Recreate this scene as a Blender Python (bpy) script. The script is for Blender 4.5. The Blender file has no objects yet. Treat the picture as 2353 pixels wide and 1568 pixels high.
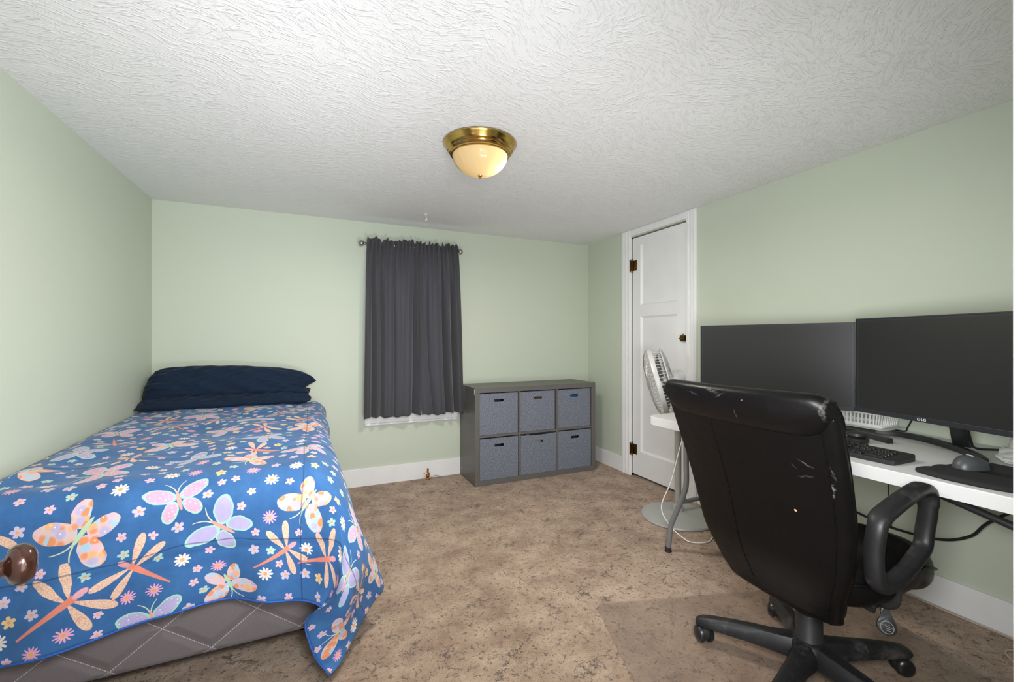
import bpy, bmesh, math, random
import numpy as np
from mathutils import Vector, Matrix, Euler
R = math.radians
PI = math.pi
SC = bpy.context.scene
COL = SC.collection

# ------------------------------------------------------------------ camera
H, W = 2.0435, 3.3772          # ceiling height, room width
FRONT = -3.35                  # inner face of the wall with the entry door
cam_d = bpy.data.cameras.new('camera')
cam = bpy.data.objects.new('camera', cam_d)
COL.objects.link(cam)
cam.location = (0.9526, -3.5566, 1.13)
cam.rotation_euler = (R(90), 0, -0.426387)
cam_d.sensor_width = 36.0
cam_d.lens = 1006.83 / 2353 * 36.0
cam_d.shift_y = -2.65 / 2353
cam_d.clip_start = 0.02
SC.camera = cam

# ------------------------------------------------------------------ world, lights, exposure
SC.view_settings.view_transform = 'Standard'
SC.view_settings.look = 'None'
SC.view_settings.gamma = 1
SC.view_settings.use_curve_mapping = False
SC.view_settings.exposure = 0.0
SC.cycles.max_bounces = 7; SC.cycles.diffuse_bounces = 5; SC.cycles.glossy_bounces = 3; SC.cycles.transmission_bounces = 5; SC.cycles.transparent_max_bounces = 8
SC.cycles.adaptive_threshold = 0.025; SC.cycles.caustics_reflective = False; SC.cycles.caustics_refractive = False
wd = bpy.data.worlds.new('daylight'); SC.world = wd
wd.use_nodes = True
wd.node_tree.nodes['Background'].inputs[0].default_value = (0.80, 0.90, 1.0, 1)
wd.node_tree.nodes['Background'].inputs[1].default_value = 2.8

def light(name, kind, loc, power, col=(1, 1, 1), size=None, size_y=None, target=None, spot=None, blend=0.6, radius=None):
    d = bpy.data.lights.new(name, kind)
    o = bpy.data.objects.new(name, d); COL.objects.link(o)
    o.location = loc; d.energy = power; d.color = col
    if kind == 'AREA':
        d.size = size
        if size_y: d.shape = 'RECTANGLE'; d.size_y = size_y
    if kind == 'SPOT':
        d.spot_size = R(spot); d.spot_blend = blend
    if radius is not None: d.shadow_soft_size = radius
    if target is not None:
        v = Vector(target) - Vector(loc)
        o.rotation_euler = v.to_track_quat('-Z', 'Y').to_euler()
    return o
# hall, side and left fills added for brightness; camera flash and its ceiling bounce
light('hall_fill', 'AREA', (1.26, -3.62, 0.80), 5, (0.98, 0.985, 1.0), 0.72, 1.1, target=(1.9, 0, 0.80))  # unseen fill added behind the doorway
light('camera_flash', 'SPOT', (1.22, -3.40, 1.42), 48, (0.98, 0.985, 1.0), target=(1.6, 0, 0.85), spot=110, blend=1.0, radius=0.16)
light('side_fill', 'SPOT', (1.35, -3.38, 1.05), 106, (0.98, 0.985, 1.0), target=(3.377, -1.9, 0.85), spot=110, blend=1.0, radius=0.16)  # added fill for the desk side, no lamp of the room
light('left_fill', 'SPOT', (1.10, -3.38, 1.30), 125, (0.98, 0.985, 1.0), target=(0, -0.7, 1.25), spot=95, blend=1.0, radius=0.16)  # added fill for the left wall, no lamp of the room
light('bounce_flash', 'SPOT', (1.45, -2.85, 0.55), 57, (0.98, 0.985, 1.0), target=(1.45, -0.9, 2.30), spot=140, blend=1.0, radius=0.12)

# ------------------------------------------------------------------ node helpers
class N:
    """tiny builder for procedural materials"""
    def __init__(s, name, color=(0.5, 0.5, 0.5), rough=0.6, metal=0.0, spec=0.5, sheen=0.0, coat=0.0, trans=0.0):
        s.m = bpy.data.materials.new(name); s.m.use_nodes = True
        s.t = s.m.node_tree; s.n = s.t.nodes; s.l = s.t.links
        s.b = s.n['Principled BSDF']
        s.b.inputs['Base Color'].default_value = (*color, 1)
        s.b.inputs['Roughness'].default_value = rough
        s.b.inputs['Metallic'].default_value = metal
        s.b.inputs['Specular IOR Level'].default_value = spec
        s.b.inputs['Sheen Weight'].default_value = sheen
        s.b.inputs['Coat Weight'].default_value = coat
        s.b.inputs['Transmission Weight'].default_value = trans
    def put(s, inp, v):
        if hasattr(v, 'is_output'): s.l.new(v, inp)
        elif v is not None:
            if isinstance(v, (tuple, list)) and len(v) == 3 and inp.type == 'RGBA': v = (*v, 1)
            inp.default_value = v
    def node(s, typ, props=None, **ins):
        nd = s.n.new(typ)
        for k, v in (props or {}).items(): setattr(nd, k, v)
        for k, v in ins.items(): s.put(nd.inputs[k.replace('_', ' ')], v)
        return nd
    def math(s, op, a, b=None, c=None, clamp=False):
        nd = s.n.new('ShaderNodeMath'); nd.operation = op; nd.use_clamp = clamp
        s.put(nd.inputs[0], a)
        if b is not None: s.put(nd.inputs[1], b)
        if c is not None: s.put(nd.inputs[2], c)
        return nd.outputs[0]
    def vmath(s, op, a, b=None, out=0):
        nd = s.n.new('ShaderNodeVectorMath'); nd.operation = op
        s.put(nd.inputs[0], a)
        if b is not None: s.put(nd.inputs[1], b)
        return nd.outputs[out]
    def mix(s, f, a, b, blend='MIX'):
        nd = s.n.new('ShaderNodeMix'); nd.data_type = 'RGBA'; nd.blend_type = blend
        s.put(nd.inputs[0], f); s.put(nd.inputs[6], a); s.put(nd.inputs[7], b)
        return nd.outputs[2]
    def ramp(s, f, stops, interp='LINEAR'):
        nd = s.n.new('ShaderNodeValToRGB'); s.put(nd.inputs[0], f)
        cr = nd.color_ramp; cr.interpolation = interp
        while len(cr.elements) < len(stops): cr.elements.new(0.5)
        for e, (p, c) in zip(cr.elements, stops):
            e.position = p; e.color = (*c, 1) if len(c) == 3 else c
        return nd.outputs[0]
    def step(s, x, lo, hi):      # smooth 0..1
        nd = s.n.new('ShaderNodeMapRange'); nd.interpolation_type = 'SMOOTHSTEP'
        s.put(nd.inputs[0], x); nd.inputs[1].default_value = lo; nd.inputs[2].default_value = hi
        return nd.outputs[0]
    def obj(s):
        return s.n.new('ShaderNodeTexCoord').outputs['Object']
    def gen(s):
        return s.n.new('ShaderNodeTexCoord').outputs['Generated']
    def scale(s, v, sc, rot=(0, 0, 0)):
        nd = s.n.new('ShaderNodeMapping'); s.put(nd.inputs[0], v)
        nd.inputs['Scale'].default_value = sc; nd.inputs['Rotation'].default_value = rot
        return nd.outputs[0]
    def noise(s, v, scale=5, detail=2, rough=0.5, dist=0.0, col=False):
        nd = s.n.new('ShaderNodeTexNoise'); s.put(nd.inputs['Vector'], v)
        nd.inputs['Scale'].default_value = scale; nd.inputs['Detail'].default_value = detail
        nd.inputs['Roughness'].default_value = rough; nd.inputs['Distortion'].default_value = dist
        return nd.outputs[1 if col else 0]
    def vor(s, v, scale=5, feature='F1', out=0, rnd=1.0):
        nd = s.n.new('ShaderNodeTexVoronoi'); nd.feature = feature; s.put(nd.inputs['Vector'], v)
        nd.inputs['Scale'].default_value = scale; nd.inputs['Randomness'].default_value = rnd
        return nd.outputs[out]
    def sep(s, v):
        nd = s.n.new('ShaderNodeSeparateXYZ'); s.put(nd.inputs[0], v); return nd.outputs
    def comb(s, x=0, y=0, z=0):
        nd = s.n.new('ShaderNodeCombineXYZ')
        for i, q in enumerate((x, y, z)): s.put(nd.inputs[i], q)
        return nd.outputs[0]
    def bump(s, h, strength=0.3, dist=0.01, prev=None):
        nd = s.n.new('ShaderNodeBump'); s.put(nd.inputs['Height'], h)
        nd.inputs['Strength'].default_value = strength; nd.inputs['Distance'].default_value = dist
        if prev is not None: s.put(nd.inputs['Normal'], prev)
        s.l.new(nd.outputs[0], s.b.inputs['Normal']); return nd.outputs[0]
    def color(s, c): s.put(s.b.inputs['Base Color'], c)
    def rough(s, c): s.put(s.b.inputs['Roughness'], c)

def plain(name, color, rough=0.6, metal=0.0, bump=None, **k):
    n = N(name, color, rough, metal, **k)
    sc, st = bump or (60, 0.04)
    ns = n.noise(n.obj(), sc, 3)
    n.bump(ns, st, 0.002)
    n.color(n.mix(n.noise(n.obj(), 7, 2), tuple(c * 0.94 for c in color), tuple(min(1, c * 1.06) for c in color)))
    return n.m

# ------------------------------------------------------------------ materials
def wall_mat():
    n = N('sage_wall_paint', (0.50, 0.56, 0.44), 0.55, spec=0.35)
    p = n.obj()
    n.color(n.mix(n.noise(p, 1.6, 3, 0.6), (0.525, 0.575, 0.468), (0.555, 0.602, 0.498)))
    nd = n.noise(p, 260, 2); b = n.bump(nd, 0.10, 0.0015)
    n.bump(n.noise(p, 3.0, 2), 0.12, 0.01, b)
    return n.m
def ceiling_mat():
    n = N('textured_ceiling_paint', (0.79, 0.79, 0.795), 0.62, spec=0.35)
    p = n.obj()
    w = n.vmath('ADD', p, n.vmath('MULTIPLY', n.vmath('SUBTRACT', n.noise(p, 4.0, 2, col=True), (0.5, 0.5, 0.5)), (0.16, 0.16, 0)))
    hs = []
    for sc, k, off in ((4.5, 1.0, 0.0), (3.1, 2.3, 7.7)):
        q = n.vmath('ADD', w, (off, off * 1.3, 0))
        vn = n.n.new('ShaderNodeTexVoronoi'); n.put(vn.inputs['Vector'], q); vn.inputs['Scale'].default_value = sc
        rel = n.vmath('SUBTRACT', q, vn.outputs['Position'])
        ang = n.math('MULTIPLY_ADD', n.sep(vn.outputs['Color'])[0], 1.5, k * 0.35 - 1.1)
        x, y, z = n.sep(rel)
        ca = n.math('COSINE', ang); sa = n.math('SINE', ang)
        u = n.math('ADD', n.math('MULTIPLY', x, ca), n.math('MULTIPLY', y, sa))
        v = n.math('SUBTRACT', n.math('MULTIPLY', y, ca), n.math('MULTIPLY', x, sa))
        wv = n.math('ADD', v, n.math('MULTIPLY', n.math('SINE', n.math('MULTIPLY', u, 9)), 0.006))
        a = n.noise(n.comb(n.math('MULTIPLY', u, 20), n.math('MULTIPLY', wv, 95), n.sep(vn.outputs['Color'])[1]), 1, 3, 0.6)
        ridge = n.step(a, 0.50, 0.72)
        hs.append(ridge)
    h = n.math('MAXIMUM', hs[0], n.math('MULTIPLY', hs[1], 0.8))
    h = n.math('ADD', h, n.math('MULTIPLY', n.noise(p, 110, 3, 0.7), 0.35))
    n.bump(h, 0.62, 0.0036)
    return n.m
def carpet_mat():
    n = N('brown_sculpted_carpet', (0.3, 0.2, 0.14), 0.95, spec=0.1, sheen=0.25)
    p = n.obj()
    def cracks(sc, warp, wsc, wid, gsc, g0, g1):
        wp = n.vmath('ADD', p, n.vmath('MULTIPLY', n.vmath('SUBTRACT', n.noise(p, wsc, 4, 0.75, col=True), (0.5, 0.5, 0.5)), (warp, warp, 0.0)))
        e = n.vor(wp, sc, 'DISTANCE_TO_EDGE')
        return n.math('MULTIPLY', n.math('SUBTRACT', 1.0, n.step(e, 0.0, wid)), n.step(n.noise(p, gsc, 4, 0.75), g0, g1))
    ck = n.math('MAXIMUM', cracks(10, 0.11, 17, 0.026, 6, 0.53, 0.64), n.math('MULTIPLY', cracks(30, 0.06, 40, 0.060, 12, 0.56, 0.64), 0.8))
    ck = n.math('MAXIMUM', ck, n.math('MULTIPLY', cracks(80, 0.03, 90, 0.15, 50, 0.55, 0.63), 0.7))
    mott = n.math('MULTIPLY_ADD', n.noise(p, 7, 5, 0.7), 0.75, n.math('MULTIPLY', n.noise(p, 1.7, 2), 0.25))
    base = n.ramp(mott, [(0.36, (0.265, 0.165, 0.105)), (0.50, (0.405, 0.280, 0.190)), (0.62, (0.520, 0.382, 0.272))])
    tuft = n.noise(p, 170, 3, 0.8)
    base = n.mix(n.step(tuft, 0.32, 0.55), n.mix(0.45, base, (0.16, 0.10, 0.07)), base)
    n.color(n.mix(n.math('MULTIPLY', ck, 0.80), base, (0.050, 0.027, 0.016)))
    h = n.math('SUBTRACT', n.math('ADD', n.math('MULTIPLY', n.noise(p, 11, 3, 0.6), 1.5), n.math('MULTIPLY', tuft, 0.40)), n.math('MULTIPLY', ck, 0.7))
    n.bump(h, 0.9, 0.014)
    return n.m
M = {}
M['wall'] = wall_mat()
M['ceiling'] = ceiling_mat()
M['carpet'] = carpet_mat()
M['trim'] = plain('white_trim_paint', (0.80, 0.80, 0.79), 0.38, bump=(25, 0.05))
M['door'] = plain('white_door_paint', (0.79, 0.79, 0.785), 0.35, bump=(18, 0.06))
M['dark'] = plain('closet_shade', (0.03, 0.025, 0.02), 0.9)  # near-black stands in for the shade inside the closet
M['brass'] = plain('polished_brass', (0.56, 0.36, 0.11), 0.16, 1.0, bump=(9, 0.02))
M['old_brass'] = plain('tarnished_brass', (0.16, 0.085, 0.025), 0.32, 1.0, bump=(80, 0.3))
M['valve_brass'] = plain('copper_brass', (0.50, 0.22, 0.06), 0.3, 0.9, bump=(80, 0.2))
M['bronze'] = plain('dark_bronze_knob', (0.060, 0.022, 0.014), 0.16, 0.55, coat=0.6, bump=(30, 0.03))
M['grey_lam'] = plain('grey_laminate', (0.118, 0.112, 0.103), 0.42, bump=(90, 0.03))
M['nickel'] = plain('brushed_nickel', (0.42, 0.41, 0.40), 0.28, 1.0)
M['white_plastic'] = plain('white_plastic', (0.60, 0.60, 0.597), 0.42, bump=(220, 0.08))
M['basket_white'] = plain('basket_plastic', (0.80, 0.80, 0.79), 0.35)
M['grey_metal'] = plain('grey_powder_coat', (0.205, 0.205, 0.205), 0.38, 0.25)
M['dark_metal'] = plain('dark_grey_tube', (0.045, 0.045, 0.047), 0.45, 0.2)
M['fan_grey'] = plain('pale_grey_plastic', (0.50, 0.50, 0.485), 0.35)
M['fan_base'] = plain('grey_base_plastic', (0.36, 0.365, 0.345), 0.40)
M['blade'] = plain('smoky_blade_plastic', (0.10, 0.10, 0.10), 0.4)
M['wire'] = plain('grille_wire', (0.42, 0.42, 0.41), 0.35, 0.6)
M['bezel'] = plain('black_bezel_plastic', (0.016, 0.017, 0.021), 0.42)
M['black_pl'] = plain('black_plastic', (0.017, 0.017, 0.018), 0.45, bump=(250, 0.12))
M['rubber'] = plain('black_rubber', (0.010, 0.010, 0.010), 0.7)
M['key'] = plain('black_keycap', (0.014, 0.014, 0.015), 0.35)
M['mouse'] = plain('charcoal_mouse_shell', (0.055, 0.060, 0.066), 0.40)
M['pad'] = plain('black_mouse_mat_cloth', (0.008, 0.008, 0.009), 0.85, bump=(500, 0.2))
M['logo'] = plain('pale_print', (0.75, 0.75, 0.75), 0.5)
M['cord_w'] = plain('white_cord', (0.78, 0.77, 0.74), 0.4)
M['cord_b'] = plain('black_cord', (0.012, 0.012, 0.012), 0.5)
M['cord_t'] = plain('beige_cord', (0.46, 0.38, 0.30), 0.5)
M['cord_g'] = plain('grey_cord', (0.30, 0.29, 0.27), 0.5)
M['wheel'] = plain('caster_plastic', (0.011, 0.011, 0.012), 0.3)
M['blue_item'] = plain('blue_plastic', (0.01, 0.14, 0.36), 0.4)
M['pale_item'] = plain('crumpled_white_cloth', (0.60, 0.58, 0.54), 0.8, bump=(60, 0.6))
M['brown_item'] = plain('brown_cardboard', (0.16, 0.10, 0.06), 0.8)
M['paper'] = plain('paper', (0.62, 0.62, 0.60), 0.6, bump=(40, 0.3))
M['ink'] = plain('ink', (0.12, 0.12, 0.12), 0.6)

def mk_screen():
    n = N('black_monitor_glass', (0.012, 0.012, 0.012), 0.34, spec=0.5)
    n.bump(n.noise(n.obj(), 900, 1), 0.02, 0.0005)
    n.rough(n.math('MULTIPLY_ADD', n.noise(n.obj(), 2.0, 1), 0.05, 0.36))
    return n.m
M['screen'] = mk_screen()
def mk_leather():
    n = N('black_leather', (0.003, 0.003, 0.003), 0.42, spec=0.15)
    p = n.obj()
    g = n.vor(p, 320, 'DISTANCE_TO_EDGE')
    b = n.bump(n.step(g, 0.0, 0.12), 0.10, 0.001)
    n.bump(n.noise(p, 14, 4, 0.6), 0.16, 0.012, b)
    n.rough(n.math('MULTIPLY_ADD', n.noise(p, 18, 4, 0.7), 0.26, 0.22))
    # scuffs: a few pale flecks where the hide has rubbed through
    sc = n.vor(n.scale(p, (1, 1, 0.45)), 26, 'F1')
    fl = n.math('MULTIPLY', n.math('SUBTRACT', 1.0, n.step(sc, 0.03, 0.10)), n.step(n.noise(p, 7, 3, 0.7), 0.60, 0.68))
    n.color(n.mix(n.math('MULTIPLY', fl, 0.55), (0.0032, 0.0029, 0.0030), (0.20, 0.19, 0.18)))
    return n.m
M['leather'] = mk_leather()
def mk_scuffed():
    """the same hide with its own rubbed marks, placed in the chair's coordinates"""
    m = M['leather'].copy(); m.name = 'scuffed_black_leather'
    n = N.__new__(N); n.m = m; n.t = m.node_tree; n.n = n.t.nodes; n.l = n.t.links; n.b = n.n['Principled BSDF']
    p = n.obj(); tot = None; warp = n.vmath('ADD', p, n.vmath('MULTIPLY', n.vmath('SUBTRACT', n.noise(p, 60, 3, col=True), (0.5, 0.5, 0.5)), (0.0, 0.02, 0.02)))
    x, y, z = n.sep(warp)
    for cy, cz, a, b_, rot, st in ((-0.181, 0.800, 0.022, 0.0035, 0.5, 0.55), (-0.176, 0.763, 0.026, 0.003, -0.2, 0.25), (-0.150, 0.785, 0.012, 0.003, 1.1, 0.2), (-0.236, 0.785, 0.003, 0.022, 0, 0.5), (-0.230, 0.742, 0.0035, 0.016, 0, 0.8),
                               (-0.228, 0.722, 0.0055, 0.007, 0, 0.9), (-0.067, 0.958, 0.004, 0.0025, 0, 0.8), (0.03, 0.975, 0.030, 0.006, 0.2, 0.35), (0.0, 0.965, 0.020, 0.004, -0.4, 0.3), (-0.036, 0.915, 0.0016, 0.020, 0.1, 0.35), (-0.252, 0.955, 0.006, 0.030, 0, 0.45), (0.10, 0.96, 0.03, 0.004, 0.3, 0.2)):
        c, s_ = math.cos(rot), math.sin(rot); dy = n.math('SUBTRACT', y, cy); dz = n.math('SUBTRACT', z, cz)
        u = n.math('MULTIPLY', n.math('ADD', n.math('MULTIPLY', dy, c), n.math('MULTIPLY', dz, s_)), 1 / a)
        v = n.math('MULTIPLY', n.math('SUBTRACT', n.math('MULTIPLY', dz, c), n.math('MULTIPLY', dy, s_)), 1 / b_)
        d = n.math('SQRT', n.math('ADD', n.math('MULTIPLY', u, u), n.math('MULTIPLY', v, v)))
        k = n.math('MULTIPLY', n.math('SUBTRACT', 1.0, n.step(d, 0.3, 1.1)), st)
        tot = k if tot is None else n.math('MAXIMUM', tot, k)
    tot = n.math('MULTIPLY', tot, n.step(n.noise(p, 130, 3, 0.8), 0.35, 0.60))
    x0, y0, z0 = n.sep(p)
    od = n.math('SQRT', n.math('ADD', n.math('POWER', n.math('SUBTRACT', y0, -0.127), 2.0), n.math('POWER', n.math('SUBTRACT', z0, 0.650), 2.0)))
    old = n.b.inputs['Base Color'].links[0].from_socket
    c_ = n.mix(tot, old, (0.13, 0.12, 0.118))
    c_ = n.mix(n.math('SUBTRACT', 1.0, n.step(od, 0.0025, 0.0042)), c_, (0.60, 0.36, 0.22))
    n.color(c_)
    return m
M['leather_scuffed'] = mk_scuffed()
def mk_worn():
    n = N('worn_black_plastic', (0.016, 0.016, 0.017), 0.42, spec=0.38)
    p = n.obj()
    d = n.step(n.noise(n.scale(p, (1, 1, 1)), 6, 5, 0.75), 0.50, 0.72)
    sc = n.step(n.noise(n.scale(p, (30, 8, 8), (0, 0.5, 0.4)), 6, 3, 0.7), 0.55, 0.72)
    n.color(n.mix(n.math('MULTIPLY', n.math('ADD', d, n.math('MULTIPLY', sc, d)), 0.42), (0.010, 0.010, 0.011), (0.13, 0.125, 0.12)))
    n.rough(n.math('MULTIPLY_ADD', d, 0.20, 0.46))
    n.bump(n.noise(p, 300, 2), 0.15, 0.001)
    return n.m
M['worn'] = mk_worn()
def mk_bin():
    n = N('heathered_blue_grey_felt', (0.16, 0.18, 0.23), 0.95, spec=0.15, sheen=0.2)
    p = n.obj()
    a = n.noise(p, 240, 2, 0.8); c = n.noise(n.scale(p, (1, 1, 2)), 90, 3, 0.8)
    n.color(n.ramp(n.math('MULTIPLY_ADD', c, 0.45, n.math('MULTIPLY', a, 0.55)), [(0.36, (0.060, 0.070, 0.096)), (0.50, (0.142, 0.156, 0.196)), (0.62, (0.33, 0.35, 0.40))]))
    n.bump(a, 0.35, 0.001)
    return n.m
M['bin'] = mk_bin()
def mk_curtain():
    n = N('charcoal_curtain_weave', (0.045, 0.044, 0.048), 0.8, spec=0.25, sheen=0.15)
    p = n.obj()
    a = n.noise(n.scale(p, (1, 1, 14)), 60, 3, 0.7); b = n.noise(n.scale(p, (6, 6, 0.7)), 90, 2, 0.6)
    f = n.math('MULTIPLY_ADD', a, 0.6, n.math('MULTIPLY', b, 0.4))
    c = n.ramp(f, [(0.35, (0.040, 0.039, 0.042)), (0.65, (0.066, 0.064, 0.069))])
    n.color(c); n.bump(f, 0.25, 0.001)
    tr = n.node('ShaderNodeBsdfTranslucent', Color=(0.10, 0.10, 0.12, 1))
    mx = n.node('ShaderNodeAddShader')
    n.l.new(n.b.outputs[0], mx.inputs[0]); n.l.new(tr.outputs[0], mx.inputs[1])
    n.l.new(mx.outputs[0], n.n['Material Output'].inputs[0])
    return n.m
M['curtain'] = mk_curtain()
def mk_navy():
    n = N('navy_cotton', (0.005, 0.014, 0.035), 0.8, spec=0.2, sheen=0.06)
    p = n.obj()
    n.color(n.mix(n.noise(p, 5, 3), (0.0042, 0.0125, 0.029), (0.0065, 0.018, 0.042)))
    n.bump(n.math('ADD', n.noise(n.scale(p, (1.0, 3, 2.2), (0, 0.5, 0)), 9, 4, 0.6, 0.5), n.math('MULTIPLY', n.noise(p, 400, 1), 0.04)), 0.5, 0.02)
    return n.m
M['navy'] = mk_navy()
def mk_boxspring():
    n = N('quilted_grey_ticking', (0.15, 0.13, 0.13), 0.75, spec=0.2, sheen=0.1)
    x, y, z = n.sep(n.obj())
    u = n.math('MULTIPLY', n.math('ADD', x, y), 1 / 0.27); v = n.math('MULTIPLY', z, 1 / 0.20)
    def ln(e):
        f = n.math('ABSOLUTE', n.math('SUBTRACT', n.math('FRACT', e), 0.5))
        return f
    a = ln(n.math('ADD', n.math('ADD', u, v), 0.30)); b = ln(n.math('ADD', n.math('SUBTRACT', u, v), 0.12))
    d = n.math('MINIMUM', a, b)
    dash = n.step(n.math('FRACT', n.math('MULTIPLY', u, 42)), 0.25, 0.35)
    st = n.math('MULTIPLY', n.math('SUBTRACT', 1.0, n.step(d, 0.004, 0.011)), dash)
    tw = n.noise(n.scale(n.obj(), (3, 3, 1), (0.6, 0, 0)), 240, 2)
    n.color(n.mix(n.math('MULTIPLY', st, 0.75), n.mix(tw, (0.135, 0.114, 0.116), (0.205, 0.176, 0.178)), (0.60, 0.57, 0.56)))
    n.bump(n.math('ADD', n.step(d, 0.0, 0.16), n.math('MULTIPLY', tw, 0.05)), 0.55, 0.012)
    return n.m
M['boxspring'] = mk_boxspring()
def mk_mat():
    n = N('clear_chair_mat_vinyl', (0.8, 0.8, 0.8), 0.3)
    tr = n.node('ShaderNodeBsdfTransparent', Color=(0.972, 0.955, 0.94, 1))
    gl = n.node('ShaderNodeBsdfGlossy', Color=(0.9, 0.9, 0.9, 1), Roughness=0.32)
    bp = n.node('ShaderNodeBump', Strength=0.25, Distance=0.004); n.put(bp.inputs['Height'], n.noise(n.obj(), 35, 3))
    n.l.new(bp.outputs[0], gl.inputs['Normal'])
    df = n.node('ShaderNodeBsdfDiffuse', Color=(0.42, 0.33, 0.27, 1))
    m1 = n.node('ShaderNodeMixShader'); m1.inputs[0].default_value = 0.09
    m2 = n.node('ShaderNodeMixShader'); m2.inputs[0].default_value = 0.07
    n.l.new(tr.outputs[0], m1.inputs[1]); n.l.new(df.outputs[0], m1.inputs[2])
    n.l.new(m1.outputs[0], m2.inputs[1]); n.l.new(gl.outputs[0], m2.inputs[2])
    n.l.new(m2.outputs[0], n.n['Material Output'].inputs[0])
    return n.m
M['mat'] = mk_mat()
def mk_glass():
    n = N('frosted_amber_glass', (0.9, 0.72, 0.42), 0.25, coat=0.3)
    tr = n.node('ShaderNodeBsdfTranslucent', Color=(0.95, 0.76, 0.46, 1))
    x, y, z = n.sep(n.obj())
    a = n.math('ARCTAN2', y, x)
    rib = n.math('SINE', n.math('MULTIPLY', a, 22))
    n.bump(n.math('MULTIPLY_ADD', rib, 0.5, n.noise(n.obj(), 40, 2)), 0.35, 0.003)
    mx = n.node('ShaderNodeMixShader'); mx.inputs[0].default_value = 0.62
    n.l.new(n.b.outputs[0], mx.inputs[1]); n.l.new(tr.outputs[0], mx.inputs[2])
    n.l.new(mx.outputs[0], n.n['Material Output'].inputs[0])
    return n.m
M['dome'] = mk_glass()
def mk_emit(name, col, st):
    n = N(name, (0.9, 0.9, 0.85), 0.4)
    n.b.inputs['Emission Color'].default_value = (*col, 1); n.b.inputs['Emission Strength'].default_value = st
    return n.m
M['bulb'] = mk_emit('lit_bulb_glass', (1.0, 0.86, 0.62), 12)
def mk_pane():
    n = N('window_glass', (0.95, 0.97, 1), 0.02)
    tr = n.node('ShaderNodeBsdfTransparent', Color=(0.95, 0.97, 0.97, 1)); gl = n.node('ShaderNodeBsdfGlossy', Roughness=0.02)
    mx = n.node('ShaderNodeMixShader'); mx.inputs[0].default_value = 0.06
    n.l.new(tr.outputs[0], mx.inputs[1]); n.l.new(gl.outputs[0], mx.inputs[2])
    n.l.new(mx.outputs[0], n.n['Material Output'].inputs[0])
    return n.m
M['pane'] = mk_pane()
def mk_sleeve():
    n = N('clear_plastic_sleeve', (0.9, 0.9, 0.9), 0.2)
    tr = n.node('ShaderNodeBsdfTransparent', Color=(0.93, 0.93, 0.92, 1))
    n.b.inputs['Roughness'].default_value = 0.15
    n.bump(n.noise(n.obj(), 45, 3), 0.9, 0.01)
    mx = n.node('ShaderNodeMixShader'); mx.inputs[0].default_value = 0.35
    n.l.new(tr.outputs[0], mx.inputs[1]); n.l.new(n.b.outputs[0], mx.inputs[2])
    n.l.new(mx.outputs[0], n.n['Material Output'].inputs[0])
    return n.m
M['sleeve'] = mk_sleeve()

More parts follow.
